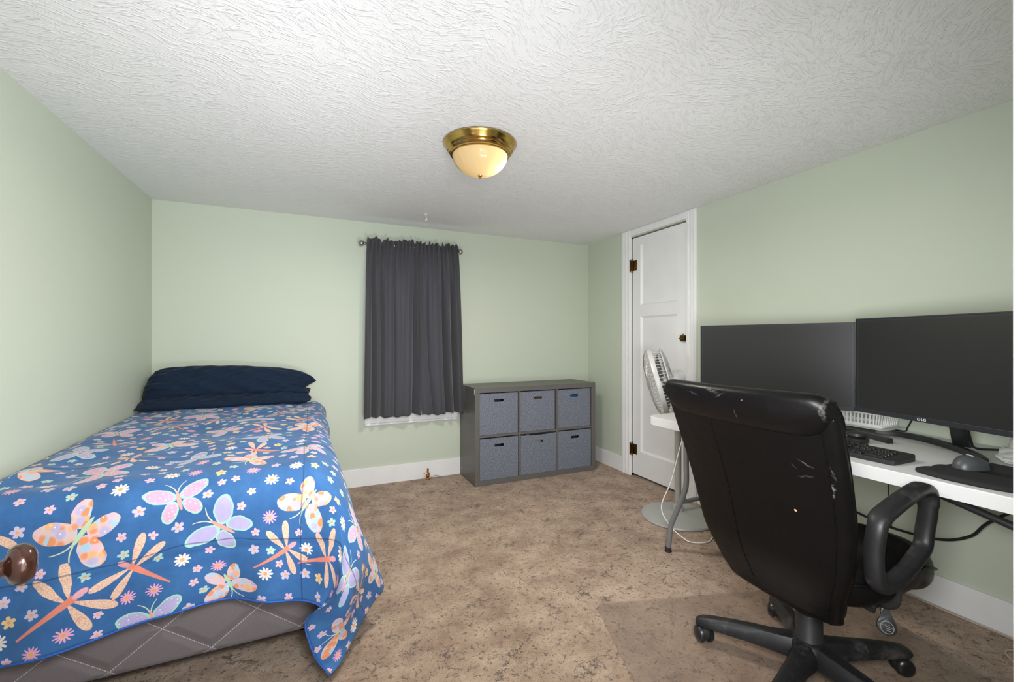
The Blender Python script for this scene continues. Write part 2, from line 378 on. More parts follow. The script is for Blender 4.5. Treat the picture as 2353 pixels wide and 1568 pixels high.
def mk_comforter():
    """each face carries, in two corner attributes, its place inside the nearest printed motif;
    the nodes turn that place into flowers, butterflies and dragonflies"""
    n = N('blue_butterfly_print_cotton', (0.02, 0.12, 0.38), 0.8, spec=0.2, sheen=0.12)
    def att(nm):
        a = n.n.new('ShaderNodeAttribute'); a.attribute_name = nm; return a.outputs['Vector']
    loc = att('motif_place'); par = att('motif_kind'); tint = att('motif_tint')
    x, y, seed = n.sep(loc); kind, pet, shp = n.sep(par)
    ma = n.math
    fab = n.vmath('ADD', loc, n.vmath('SCALE', par, None))
    # fabric ground
    uvn = att('cloth_uv')
    ground = n.ramp(n.noise(uvn, 5, 5, 0.7), [(0.3, (0.022, 0.090, 0.245)), (0.5, (0.028, 0.118, 0.305)), (0.7, (0.044, 0.155, 0.365))])
    ground = n.mix(ma('MULTIPLY', n.noise(n.scale(uvn, (1, 6, 1)), 90, 2), 0.10), ground, (0.10, 0.22, 0.45))
    grain = n.noise(uvn, 170, 3, 0.7)
    # ---- flower
    r = ma('SQRT', ma('ADD', ma('MULTIPLY', x, x), ma('MULTIPLY', y, y)))
    th = ma('ARCTAN2', y, x)
    lob = ma('POWER', ma('ABSOLUTE', ma('COSINE', ma('MULTIPLY', ma('MULTIPLY', th, pet), 0.5))), shp)
    wob = ma('MULTIPLY_ADD', n.noise(n.comb(x, y, seed), 2.2, 2), 0.5, 0.75)
    rad = ma('MULTIPLY', ma('MULTIPLY_ADD', lob, 0.60, 0.36), wob)
    fm = ma('SUBTRACT', 1.0, n.step(ma('SUBTRACT', r, rad), -0.03, 0.05))
    cen = ma('SUBTRACT', 1.0, n.step(r, 0.20, 0.30))
    isw = ma('GREATER_THAN', pet, 8.5)
    cc = n.mix(n.sep(tint)[2], (0.85, 0.36, 0.05), (0.90, 0.42, 0.12))
    fcol = n.mix(n.step(r, 0.3, 0.9), n.mix(0.35, tint, (0.8, 0.45, 0.35)), tint)
    fcol = n.mix(ma('MULTIPLY', grain, 0.25), fcol, (0.9, 0.8, 0.8))
    fcol = n.mix(cen, fcol, cc)
    flower = n.mix(fm, ground, fcol)
    # ---- ellipses
    ax = ma('ABSOLUTE', x)
    def ell(px, cx, cy, a, b, rot):
        c, s_ = math.cos(rot), math.sin(rot)
        dx = ma('SUBTRACT', px, cx); dy = ma('SUBTRACT', y, cy)
        u = ma('MULTIPLY', ma('MULTIPLY_ADD', dx, c, ma('MULTIPLY', dy, s_)), 1 / a)
        v = ma('MULTIPLY', ma('SUBTRACT', ma('MULTIPLY', dy, c), ma('MULTIPLY', dx, s_)), 1 / b)
        return ma('SQRT', ma('ADD', ma('MULTIPLY', u, u), ma('MULTIPLY', v, v)))
    def cov(q, soft=0.03): return ma('SUBTRACT', 1.0, n.step(q, 1 - soft, 1 + soft))
    wv = ma('MULTIPLY', ma('SUBTRACT', n.noise(n.comb(x, y, seed), 3.0, 1), 0.5), 0.16)
    axw = ma('ADD', ax, wv)
    # ---- butterfly
    up = ell(axw, 0.50, 0.30, 0.50, 0.29, 0.52)
    lo = ell(axw, 0.33, -0.38, 0.24, 0.40, 0.45)
    wing = ma('MINIMUM', up, lo)
    vc = n.n.new('ShaderNodeTexVoronoi'); n.put(vc.inputs['Vector'], n.comb(x, y, seed)); vc.inputs['Scale'].default_value = 4.6
    vd = vc.outputs[0]; vr = n.sep(vc.outputs[1])
    wc = n.ramp(vr[0], [(0.0, (0.86, 0.27, 0.06)), (0.30, (0.93, 0.45, 0.16)), (0.45, (0.42, 0.62, 0.74)), (0.62, (0.80, 0.48, 0.52)), (0.80, (0.52, 0.44, 0.66)), (1.0, (0.72, 0.66, 0.55))], 'CONSTANT')
    wc = n.mix(n.step(vd, 0.42, 0.80), wc, (0.74, 0.55, 0.52))
    wc = n.mix(ma('SUBTRACT', 1.0, n.step(vd, 0.07, 0.13)), wc, (0.92, 0.88, 0.62))
    vs = n.vor(n.comb(x, y, seed), 7.5, 'F1', 0, 0.35)
    pc = n.mix(ma('SUBTRACT', 1.0, n.step(vs, 0.17, 0.23)), n.mix(n.noise(n.comb(x, y, seed), 3, 2), tint, n.mix(0.5, tint, (0.55, 0.45, 0.70))), (0.85, 0.78, 0.72))
    pc = n.mix(n.step(wing, 0.80, 0.88), pc, (0.36, 0.70, 0.52))
    wc = n.mix(ma('GREATER_THAN', shp, 0.5), wc, pc)
    wc = n.mix(ma('MULTIPLY', grain, 0.12), wc, (0.85, 0.75, 0.72))
    bf = n.mix(cov(wing, 0.02), ground, wc)
    body = ell(ax, 0.0, -0.02, 0.065, 0.42, 0)
    bcol = n.mix(ma('GREATER_THAN', shp, 0.5), (0.50, 0.68, 0.42), (0.85, 0.36, 0.30))
    bf = n.mix(cov(body, 0.08), bf, bcol)
    an = ma('ABSOLUTE', ma('SUBTRACT', ax, ma('MULTIPLY_ADD', ma('POWER', ma('MAXIMUM', ma('SUBTRACT', y, 0.34), 0.0), 2.0), 1.3, 0.03)))
    am = ma('MULTIPLY', ma('SUBTRACT', 1.0, n.step(an, 0.012, 0.028)), ma('MULTIPLY', ma('GREATER_THAN', y, 0.36), ma('LESS_THAN', y, 0.80)))
    bf = n.mix(am, bf, (0.62, 0.66, 0.45))
    # ---- dragonfly
    def drop(cx, cy, a, b, rot):
        c, s_ = math.cos(rot), math.sin(rot)
        dx = ma('SUBTRACT', ax, cx); dy = ma('SUBTRACT', y, cy)
        u = ma('MULTIPLY', ma('MULTIPLY_ADD', dx, c, ma('MULTIPLY', dy, s_)), 1 / a)
        wd_ = ma('MULTIPLY_ADD', u, 0.45, 0.80)
        v = ma('DIVIDE', ma('MULTIPLY', ma('SUBTRACT', ma('MULTIPLY', dy, c), ma('MULTIPLY', dx, s_)), 1 / b), ma('MAXIMUM', wd_, 0.1))
        return ma('SQRT', ma('ADD', ma('MULTIPLY', u, u), ma('MULTIPLY', v, v)))
    w1 = drop(0.47, 0.42, 0.46, 0.125, 0.45)
    w2 = drop(0.47, 0.06, 0.45, 0.120, -0.16)
    dw = ma('MINIMUM', w1, w2)
    lace = n.math('SUBTRACT', 1.0, n.step(n.vor(n.vmath('ADD', n.comb(x, y, seed), n.vmath('MULTIPLY', n.noise(n.comb(x, y, seed), 6, 2, col=True), (0.12, 0.12, 0))), 13, 'DISTANCE_TO_EDGE'), 0.02, 0.12))
    dc = n.mix(ma('MULTIPLY', lace, 0.6), (0.86, 0.58, 0.40), (0.62, 0.25, 0.16))
    df = n.mix(cov(dw, 0.03), ground, dc)
    tw = ma('MULTIPLY_ADD', y, 0.055, 0.075)
    tail = ma('MULTIPLY', ma('SUBTRACT', 1.0, n.step(ma('SUBTRACT', ax, tw), -0.008, 0.012)), ma('MULTIPLY', ma('LESS_THAN', y, 0.30), ma('GREATER_THAN', y, -0.98)))
    df = n.mix(tail, df, (0.80, 0.24, 0.14))
    hd = cov(ell(ax, 0.0, 0.42, 0.085, 0.16, 0), 0.1)
    df = n.mix(hd, df, (0.80, 0.38, 0.42))
    c = n.mix(ma('GREATER_THAN', kind, 0.5), flower, bf)
    c = n.mix(ma('GREATER_THAN', kind, 1.5), c, df)
    # seams
    su, sv, _ = n.sep(uvn)
    # quilting lines run across and along, sewn in navy
    def seam(e, pos):
        return ma('SUBTRACT', 1.0, n.step(ma('ABSOLUTE', ma('SUBTRACT', e, pos)), 0.0012, 0.0028))
    svw = ma('ADD', sv, ma('MULTIPLY', n.noise(n.comb(su, 0, 0), 2.5, 2), 0.09))
    sm = ma('MAXIMUM', seam(svw, 1.785), seam(ma('ADD', su, ma('MULTIPLY', n.noise(n.comb(sv, 3, 0), 2.0, 1), 0.02)), 0.93))
    sm = ma('MAXIMUM', sm, seam(svw, 1.235))
    c = n.mix(ma('MULTIPLY', sm, 0.55), c, (0.006, 0.02, 0.07))
    c = n.mix(0.16, c, (0.05, 0.10, 0.22))
    n.color(c)
    b = n.bump(n.noise(uvn, 260, 2), 0.12, 0.001)
    n.bump(ma('ADD', n.noise(n.scale(uvn, (1.3, 0.8, 1)), 7, 3, 0.5, 0.15), ma('MULTIPLY', sm, -0.3)), 0.42, 0.035, b)
    return n.m
M['comforter'] = mk_comforter()

# ------------------------------------------------------------------ object helpers
def link(o, parent=None):
    COL.objects.link(o)
    if parent is not None: o.parent = parent
    return o
def obj(name, bm, mat, parent=None, smooth=None, loc=None, rot=None):
    bmesh.ops.recalc_face_normals(bm, faces=bm.faces)
    me = bpy.data.meshes.new(name); bm.to_mesh(me); bm.free()
    me.materials.append(M[mat] if isinstance(mat, str) else mat)
    if smooth is not None:
        me.shade_smooth()
        if smooth < 180: 
            try: me.set_sharp_from_angle(angle=R(smooth))
            except Exception: pass
    o = bpy.data.objects.new(name, me)
    if loc is not None: o.location = loc
    if rot is not None: o.rotation_euler = rot
    return link(o, parent)
def tag(o, label=None, cat=None, group=None, kind=None):
    if label: o['label'] = label
    if cat: o['category'] = cat
    if group: o['group'] = group
    if kind: o['kind'] = kind
    return o
def thing(name, label, cat, loc=(0, 0, 0), rz=0, group=None, rot=None):
    o = bpy.data.objects.new(name, None); COL.objects.link(o)
    o.location = loc; o.rotation_euler = rot if rot else (0, 0, rz); o.empty_display_size = 0.1
    return tag(o, label, cat, group)
def structure(name, bm, mat, label=None, smooth=None):
    o = obj(name, bm, mat, None, smooth); o['kind'] = 'structure'
    if label: o['label'] = label
    return o
def B(): return bmesh.new()
def box(bm, x0, x1, y0, y1, z0, z1, bev=0.0, seg=2, mtx=None):
    g = bmesh.ops.create_cube(bm, size=1.0)['verts']
    bmesh.ops.scale(bm, vec=(abs(x1 - x0), abs(y1 - y0), abs(z1 - z0)), verts=g)
    bmesh.ops.translate(bm, vec=((x0 + x1) / 2, (y0 + y1) / 2, (z0 + z1) / 2), verts=g)
    if bev > 0:
        es = list({e for v in g for e in v.link_edges})
        r = bmesh.ops.bevel(bm, geom=es, offset=bev, segments=seg, profile=0.5, affect='EDGES')
        g = list({v for f in r['faces'] for v in f.verts} | {v for v in g if v.is_valid})
    if mtx is not None: bmesh.ops.transform(bm, matrix=mtx, verts=g)
    return g
def tube(bm, pts, r, n=10, closed=False, flat=1.0, cap=True):
    """round tube through pts; r a number or one per point"""
    pts = [Vector(p) for p in pts]; m = len(pts)
    rs = r if isinstance(r, (list, tuple)) else [r] * m
    rings = []; prev = None
    for i, p in enumerate(pts):
        if closed: d = pts[(i + 1) % m] - pts[i - 1]
        else: d = pts[min(i + 1, m - 1)] - pts[max(i - 1, 0)]
        d.normalize()
        if prev is None:
            a = Vector((0, 0, 1)) if abs(d.z) < 0.9 else Vector((1, 0, 0))
            u = d.cross(a).normalized()
        else:
            u = (prev - d * prev.dot(d)).normalized()
        prev = u; v = d.cross(u)
        rings.append([bm.verts.new(p + u * math.cos(2 * PI * k / n) * rs[i] + v * math.sin(2 * PI * k / n) * rs[i] * flat) for k in range(n)])
    rng = range(m) if closed else range(m - 1)
    for i in rng:
        a, b = rings[i], rings[(i + 1) % m]
        off = 0
        if closed and i == m - 1:
            off = min(range(n), key=lambda o: sum((a[k].co - b[(k + o) % n].co).length for k in range(0, n, 3)))
        for k in range(n):
            bm.faces.new((a[k], a[(k + 1) % n], b[(k + 1 + off) % n], b[(k + off) % n]))
    if not closed and cap:
        bm.faces.new(rings[0][::-1]); bm.faces.new(rings[-1])
def smoothpts(pts, k=6, closed=False):
    """Catmull-Rom through the points"""
    P = [Vector(p) for p in pts]; m = len(P); out = []
    for i in range(m if closed else m - 1):
        if closed: p0, p1, p2, p3 = P[i - 1], P[i], P[(i + 1) % m], P[(i + 2) % m]
        else: p0, p1, p2, p3 = P[max(i - 1, 0)], P[i], P[i + 1], P[min(i + 2, m - 1)]
        for j in range(k):
            t = j / k
            out.append(0.5 * ((2 * p1) + (p2 - p0) * t + (2 * p0 - 5 * p1 + 4 * p2 - p3) * t * t + (3 * p1 - p0 - 3 * p2 + p3) * t ** 3))
    if not closed: out.append(P[-1])
    return out
def lathe(bm, prof, n=32, mtx=None, cap=False):
    vs = []; rings = []
    for r, z in prof:
        if r < 1e-6: ring = [bm.verts.new((0, 0, z))]
        else: ring = [bm.verts.new((r * math.cos(2 * PI * k / n), r * math.sin(2 * PI * k / n), z)) for k in range(n)]
        rings.append(ring); vs += ring
    for a, b in zip(rings, rings[1:]):
        for k in range(n):
            k2 = (k + 1) % n
            if len(a) == 1 and len(b) == 1: continue
            if len(a) == 1: bm.faces.new((a[0], b[k], b[k2]))
            elif len(b) == 1: bm.faces.new((a[k], a[k2], b[0]))
            else: bm.faces.new((a[k], a[k2], b[k2], b[k]))
    if mtx is not None: bmesh.ops.transform(bm, matrix=mtx, verts=vs)
    return vs
def grid(bm, fn, nu, nv, closed_u=False):
    vs = [[bm.verts.new(fn(i / (nu if closed_u else nu - 1), j / (nv - 1))) for i in range(nu)] for j in range(nv)]
    for j in range(nv - 1):
        for i in range(nu if closed_u else nu - 1):
            i2 = (i + 1) % nu
            bm.faces.new((vs[j][i], vs[j][i2], vs[j + 1][i2], vs[j + 1][i]))
    return vs
def prism(bm, poly, z0, z1, bev=0, seg=2, mtx=None):
    a = [bm.verts.new((x, y, z0)) for x, y in poly]; b = [bm.verts.new((x, y, z1)) for x, y in poly]
    n = len(poly)
    bm.faces.new(a[::-1]); top = bm.faces.new(b)
    for k in range(n): bm.faces.new((a[k], a[(k + 1) % n], b[(k + 1) % n], b[k]))
    g = a + b
    if bev:
        r = bmesh.ops.bevel(bm, geom=list(top.edges), offset=bev, segments=seg, profile=0.5, affect='EDGES')
        g = list({v for f in r['faces'] for v in f.verts} | {v for v in g if v.is_valid})
    if mtx is not None: bmesh.ops.transform(bm, matrix=mtx, verts=g)
    return g
def along(d, loc=(0, 0, 0)):
    """matrix taking +Z onto d at loc"""
    return Matrix.Translation(loc) @ Vector(d).to_track_quat('Z', 'Y').to_matrix().to_4x4()
def solid(o, th, off=-1, even=True):
    m = o.modifiers.new('thickness', 'SOLIDIFY'); m.thickness = th; m.offset = off; m.use_even_offset = even
def subd(o, lv=1):
    m = o.modifiers.new('smooth', 'SUBSURF'); m.levels = lv; m.render_levels = lv
def text_mesh(name, body, size, mat, parent, loc, rot, ext=0.0006):
    cu = bpy.data.curves.new(name, 'FONT'); cu.body = body; cu.size = size; cu.extrude = ext
    cu.align_x = 'CENTER'; cu.align_y = 'CENTER'
    tmp = bpy.data.objects.new(name, cu); COL.objects.link(tmp)
    dg = bpy.context.evaluated_depsgraph_get()
    me = bpy.data.meshes.new_from_object(tmp.evaluated_get(dg)); me.name = name
    bpy.data.objects.remove(tmp)
    me.materials.clear(); me.materials.append(M[mat])
    o = bpy.data.objects.new(name, me); o.location = loc; o.rotation_euler = rot
    return link(o, parent)

# ------------------------------------------------------------------ the room
b = B(); box(b, -0.12, W + 0.6, -4.6, 0.12, -0.06, 0.0); structure('floor', b, 'carpet', 'brown patchy carpet')
b = B(); box(b, -0.12, W + 0.6, -3.47, 0.12, H, H + 0.08); structure('ceiling', b, 'ceiling', 'white brush-textured ceiling')
b = B(); box(b, -0.12, 0, -3.47, 0.12, 0, H); structure('wall_left', b, 'wall')
WX0, WX1, WZ0, WZ1 = 1.38, 1.995, 0.56, 1.80       # window opening
b = B()
box(b, 0, WX0, 0, 0.12, 0, H); box(b, WX1, W, 0, 0.12, 0, H)
box(b, WX0, WX1, 0, 0.12, 0, WZ0); box(b, WX0, WX1, 0, 0.12, WZ1, H)
structure('wall_back', b, 'wall')
DY0, DY1, DZ = -1.240, -0.640, 1.985                # closet door opening
b = B()
box(b, W, W + 0.12, DY1, 0.12, 0, H); box(b, W, W + 0.12, -3.47, DY0, 0, H); box(b, W, W + 0.12, DY0, DY1, DZ, H)
structure('wall_right', b, 'wall')
b = B()      # closet walls added to block outside light, painted near-black for shade
box(b, W + 0.55, W + 0.6, -1.5, -0.4, 0, H); box(b, W + 0.12, W + 0.6, -1.5, -1.45, 0, H); box(b, W + 0.12, W + 0.6, -0.45, -0.4, 0, H)
structure('wall_closet', b, 'dark')
b = B()      # wall holding the entry doorway
box(b, -0.12, 0.83, -3.47, FRONT, 0, H); box(b, 1.668, W + 0.12, -3.47, FRONT, 0, H); box(b, 0.83, 1.668, -3.47, FRONT, 2.01, H)
structure('wall_front', b, 'wall')
b = B()      # jamb boards of the entry doorway
g = box(b, 1.6535, 1.70, -3.49, FRONT + 0.004, 0, 2.01, 0.002)
for v in b.verts: v.co.x -= 0.0045 * max(0, (v.co.z - 1.35)) / 0.7
box(b, 0.8305, 0.842, -3.49, FRONT + 0.004, 0, 1.9945); box(b, 0.815, 1.70, -3.49, FRONT, 1.995, 2.025)
structure('trim_2', b, 'trim', 'white jamb of the entry doorway')
b = B(); box(b, 0, W, -0.014, 0, 0, 0.138, 0.003); structure('baseboard_back', b, 'trim')
b = B(); box(b, W - 0.014, W, -0.527, 0, 0, 0.128, 0.003); box(b, W - 0.014, W, FRONT, -1.33, 0, 0.128, 0.003); structure('baseboard_right', b, 'trim')
b = B(); box(b, 0, 0.014, FRONT, 0, 0, 0.135, 0.003); structure('baseboard_left', b, 'trim')

# window: sashes, glass, casing
wn = thing('window_1', None, None); wn['kind'] = 'structure'; wn['label'] = 'white window behind the charcoal curtains'
b = B()
box(b, 1.315, WX0, -0.022, 0.0, WZ0 + 0.0005, WZ1 - 0.0005, 0.004); box(b, WX1, 2.06, -0.022, 0.0, WZ0 + 0.0005, WZ1 - 0.0005, 0.004)
box(b, 1.315, 2.06, -0.022, 0.0, WZ1, 1.865, 0.004); box(b, 1.315, 2.06, -0.018, 0, 0.481, WZ0, 0.004)
box(b, 1.315, 2.06, -0.024, 0.0, 0.465, 0.481, 0.004); box(b, 1.33, 2.045, -0.030, -0.018, 0.520, 0.533, 0.003)
obj('window_casing', b, 'trim', wn)
for k, (z0, z1, yy) in enumerate(((1.17, WZ1, 0.075), (WZ0, 1.19, 0.045))):
    b = B(); t = 0.04
    box(b, WX0, WX0 + t, yy - .015, yy + .015, z0, z1); box(b, WX1 - t, WX1, yy - .015, yy + .015, z0, z1)
    box(b, WX0, WX1, yy - .015, yy + .015, z0, z0 + t); box(b, WX0, WX1, yy - .015, yy + .015, z1 - t, z1)
    s = obj('window_sash', b, 'trim', wn)
    b = B(); box(b, WX0 + t, WX1 - t, yy - .002, yy + .002, z0 + t, z1 - t); obj('pane', b, 'pane', s)

# closet door with its casing
b = B()
def casing_run(bm, y0, y1, z0, z1, vertical=True):
    # a fluted board: layered steps from the wall towards the room
    if vertical:
        w = y1 - y0
        box(bm, W - 0.016, W, y0, y1, z0, z1, 0.002)
        for a, c in ((0.06, 0.26), (0.36, 0.56), (0.70, 0.96)):
            box(bm, W - 0.023, W - 0.01, y0 + w * a, y0 + w * c, z0, z1, 0.003)
    else:
        box(bm, W - 0.016, W, y0, y1, z0, z1, 0.002); box(bm, W - 0.022, W - 0.01, y0, y1, z0 + 0.012, z1 - 0.01, 0.003)
casing_run(b, -0.640, -0.527, 0, H - 0.001)
casing_run(b, -1.325, -1.240, 0, H - 0.001)
casing_run(b, -1.240, -0.640, 1.992, H - 0.001, False)
box(b, W, W + 0.12, -0.640, -0.632, 0, 1.99); box(b, W, W + 0.12, -1.248, -1.240, 0, 1.99)
structure('trim_1', b, 'trim', 'white fluted casing round the closet door')
dr = thing('door_1', None, None, (W, -0.645, 0)); dr['kind'] = 'structure'; dr['label'] = 'narrow white two-panel closet door'
b = B()   # slab with two sunken panels; local y runs 0 .. -0.592
SY0, SY1, SZ0, SZ1 = -0.592, 0.0, 0.022, 1.972
PX = [(-0.490, -0.096)]; PZ = [(0.215, 1.322), (1.411, 1.910)]
ys = [SY0, -0.490, -0.096, SY1]; zs = [SZ0, 0.215, 1.322, 1.411, 1.910, SZ1]
xf = 0.002; xd = 0.016
for i in range(3):
    for j in range(5):
        if i == 1 and j in (1, 3):
            y0, y1, z0, z1 = ys[1], ys[2], zs[j], zs[j + 1]; m_ = 0.016
            o4 = [b.verts.new((xf, y, z)) for y, z in ((y0, z0), (y1, z0), (y1, z1), (y0, z1))]
            i4 = [b.verts.new((xd, y, z)) for y, z in ((y0 + m_, z0 + m_), (y1 - m_, z0 + m_), (y1 - m_, z1 - m_), (y0 + m_, z1 - m_))]
            for k in range(4): b.faces.new((o4[k], o4[(k + 1) % 4], i4[(k + 1) % 4], i4[k]))
            b.faces.new(i4)
        else:
            b.faces.new([b.verts.new((xf, y, z)) for y, z in ((ys[i], zs[j]), (ys[i + 1], zs[j]), (ys[i + 1], zs[j + 1]), (ys[i], zs[j + 1]))])
bmesh.ops.remove_doubles(b, verts=b.verts, dist=0.0001)
bd = [e for e in b.edges if len(e.link_faces) == 1]
ex = bmesh.ops.extrude_edge_only(b, edges=bd)
for v in [g for g in ex['geom'] if isinstance(g, bmesh.types.BMVert)]: v.co.x = 0.036
bmesh.ops.holes_fill(b, edges=[e for e in b.edges if len(e.link_faces) == 1])
obj('door_slab', b, 'door', dr)
for z in (1.745, 0.226):
    b = B()
    box(b, -0.020, -0.0165, -0.002, 0.032, -0.052, 0.052, 0.001)
    box(b, -0.001, 0.003, -0.056, -0.006, -0.042, 0.042, 0.001)
    box(b, -0.018, 0.002, -0.006, -0.003, -0.042, 0.042)
    tube(b, [(-0.006, -0.004, -0.058), (-0.006, -0.004, 0.058)], 0.0055, 12)
    for q in (-0.026, 0, 0.026): tube(b, [(0.001, -0.035, q), (-0.003, -0.035, q)], 0.005, 8)
    h = obj('hinge', b, 'old_brass', dr, 40, loc=(0, 0, z))
b = B(); box(b, -0.028, 0.001, -0.020, 0.020, -0.022, 0.022, 0.003); box(b, -0.022, -0.008, 0.018, 0.036, -0.006, 0.004, 0.002)
tube(b, [(-0.026, -0.012, 0.02), (-0.026, -0.012, 0.032)], 0.006, 10)
obj('latch', b, 'old_brass', dr, 40, loc=(0, -0.565, 1.14))
b = B(); tube(b, smoothpts([(0, -0.02, 0), (-0.03, -0.018, 0.0), (-0.034, 0, 0), (-0.03, 0.018, 0), (0, 0.02, 0)], 5), 0.004, 8)
obj('door_handle', b, 'nickel', dr, 60, loc=(0.002, -0.463, 0.880))

# open entry door, its leaf just outside the left of the frame
le = thing('door_2', None, None, (0.85, -3.35, 0), R(27.0)); le['kind'] = 'structure'; le['label'] = 'white entry door standing open beside the camera'
b = B(); box(b, -0.036, 0, 0.004, 0.76, 0.02, 1.98, 0.002); obj('door_slab', b, 'door', le)
kb = thing('tmp', None, None)
bpy.data.objects.remove(kb)
b = B()
lathe(b, [(0, 0.0), (0.030, 0.0), (0.030, 0.004), (0.026, 0.008), (0.012, 0.010), (0.0105, 0.030), (0.013, 0.034), (0.022, 0.037), (0.0275, 0.044), (0.0275, 0.052), (0.023, 0.060), (0.014, 0.0645), (0.0, 0.066)], 40, along((1, 0, 0), (0, 0, 0)))
obj('door_knob', b, 'bronze', le, 60, loc=(0.0, 0.69, 0.816))['label'] = 'shiny dark bronze door knob'

# ------------------------------------------------------------------ ceiling light
cl = thing('ceiling_light', 'brass flush ceiling light with a glowing amber glass dome', 'light', (1.660, -1.640, H))
b = B()
lathe(b, [(0.0, -0.001), (0.166, -0.001), (0.170, -0.005), (0.170, -0.009), (0.164, -0.015), (0.158, -0.028), (0.150, -0.038), (0.146, -0.040), (0.147, -0.044), (0.142, -0.050), (0.137, -0.052), (0.137, -0.058), (0.130, -0.062), (0.122, -0.060), (0.120, -0.030), (0.0, -0.012)], 72)
obj('pan', b, 'brass', cl, 50)['label'] = 'polished brass pan with stepped rim'
b = B()
lathe(b, [(0.128 * math.cos(a), -0.056 - 0.094 * math.sin(a)) for a in [PI / 2 * k / 18 for k in range(18)]] + [(0.0, -0.150)], 72)
o = obj('glass_dome', b, 'dome', cl, 180); o['label'] = 'frosted amber glass dome, lit from within'
b = B()
lathe(b, [(0, -0.166), (0.004, -0.165), (0.006, -0.161), (0.004, -0.157), (0.009, -0.154), (0.011, -0.150), (0.006, -0.146), (0.0, -0.146)], 20)
obj('finial', b, 'brass', cl, 60)
for dx, dy, lit in ((0.066, -0.034, True), (-0.05, 0.03, False)):
    b = B(); v = lathe(b, [(0, -0.030), (0.014, -0.028), (0.026, -0.012), (0.029, 0.002), (0.024, 0.018), (0.014, 0.034), (0.013, 0.045), (0, 0.045)], 20, Matrix.Translation((dx, dy, -0.085)))
    bo = obj('bulb', b, 'bulb' if lit else 'pale_item', cl, 180)
pl = light('ceiling_lamp_glow', 'AREA', (1.660, -1.640, H - 0.175), 20, (1.0, 0.93, 0.84), 0.22, target=(1.660, -1.640, 0)); pl.data.shape = 'DISK'

# ceiling hook
b = B()
lathe(b, [(0, 0), (0.011, 0), (0.012, -0.003), (0.004, -0.006), (0.0, -0.006)], 16)
tube(b, smoothpts([(0, 0, -0.003), (0, 0, -0.020), (0.006, 0, -0.034), (0.003, 0, -0.044), (-0.006, 0, -0.042)], 5), 0.0028, 8)
o = obj('ceiling_hook', b, 'trim', None, 60, loc=(1.70, -0.40, H)); tag(o, 'small white screw hook in the ceiling beyond the light', 'hook')

# ------------------------------------------------------------------ bed
bf = thing('bed_frame', 'low black metal bed frame under the grey box spring', 'bed frame', (0.50, -0.9, 0))
b = B()
box(b, -0.45, 0.45, -0.82, -0.78, 0.035, 0.06); box(b, -0.45, 0.45, 0.78, 0.82, 0.035, 0.06); box(b, -0.45, 0.45, -0.02, 0.02, 0.035, 0.06)
box(b, -0.45, -0.41, -0.82, 0.82, 0.035, 0.06); box(b, 0.41, 0.45, -0.82, 0.82, 0.035, 0.06)
obj('rail_frame', b, 'dark_metal', bf)
for x in (-0.42, 0.42):
    for y in (-0.74, 0.0, 0.74):
        b = B(); lathe(b, [(0, 0), (0.028, 0), (0.03, 0.004), (0.024, 0.035), (0, 0.035)], 16)
        obj('leg', b, 'rubber', bf, 40, loc=(x, y, 0))
b = B(); box(b, 0.012, 0.985, -1.775, -0.03, 0.060, 0.305, 0.022, 4)
o = obj('box_spring', b, 'boxspring', None, 50); tag(o, 'grey diamond-quilted box spring showing below the comforter', 'box spring')
b = B(); box(b, 0.008, 0.995, -1.785, -0.025, 0.306, 0.630, 0.045, 5)
for v in b.verts:
    if v.co.z > 0.5: v.co.z += 0.035 * (1 + v.co.y / 1.8)
o = obj('mattress', b, 'pale_item', None, 50); tag(o, 'pale mattress under the butterfly comforter, showing at the head corner', 'mattress')

# comforter: control net (sheet coordinates s across, t down), then tensor cubic interpolation
S = [0.0, 0.12, 0.35, 0.62, 0.86, 0.98, 1.035, 1.16, 1.33, 1.50]
T = [0.0, 0.30, 0.70, 1.10, 1.38, 1.50, 1.565, 1.69, 1.82, 1.955]
def top_z(y): return 0.668 + 0.042 * (1 + y / 1.80)
net = np.zeros((len(T), len(S), 3))
yy = [-0.26, -0.56, -0.96, -1.36, -1.64, -1.76, -1.815]
for j, y in enumerate(yy):
    zt = top_z(y) - (0.008 if j == 5 else 0) - (0.045 if j == 6 else 0)
    fl = max(0.0, (-y - 0.5) / 1.3)            # drape flares towards the foot
    for i, s in enumerate(S[:6]):
        x = [0.014, 0.12, 0.35, 0.62, 0.86, 0.98][i]
        net[j, i] = (x, y, zt - (0.006 if i == 0 else 0) - (0.006 if i == 5 else 0))
    net[j, 6] = (1.018 + 0.012 * fl, y, zt - 0.045)
    net[j, 7] = (1.032 + 0.050 * fl, y, zt - 0.165)
    net[j, 8] = (1.045 + 0.095 * fl, y + 0.02 * fl, zt - 0.34 + 0.01 * fl)
    net[j, 9] = (1.055 + 0.150 * fl, y + 0.05 * fl, zt - 0.50 + 0.01 * fl)
net[6, 9] = (1.205, -1.735, 0.135); net[6, 8] = (1.150, -1.80, 0.310); net[6, 7] = (1.090, -1.825, 0.475); net[6, 6] = (1.025, -1.825, 0.585)
xs = [0.014, 0.12, 0.35, 0.62, 0.86, 0.97]
hem = [0.198, 0.215, 0.243, 0.277, 0.245, 0.205]
yb = [0.02, 0.0, -0.015, 0.008, -0.02, -0.01]
for i in range(6):
    for k, fr in enumerate((0.33, 0.66, 1.0)):
        z = 0.617 + (hem[i] - 0.617) * fr
        net[7 + k, i] = (xs[i], -1.838 - 0.012 * k + yb[i] * fr, z)
net[7, 6] = (1.025, -1.862, 0.480); net[8, 6] = (1.015, -1.885, 0.335); net[9, 6] = (0.995, -1.880, 0.190)
net[7, 7] = (1.065, -1.885, 0.400); net[8, 7] = (1.030, -1.930, 0.270); net[9, 7] = (0.945, -1.860, 0.165)
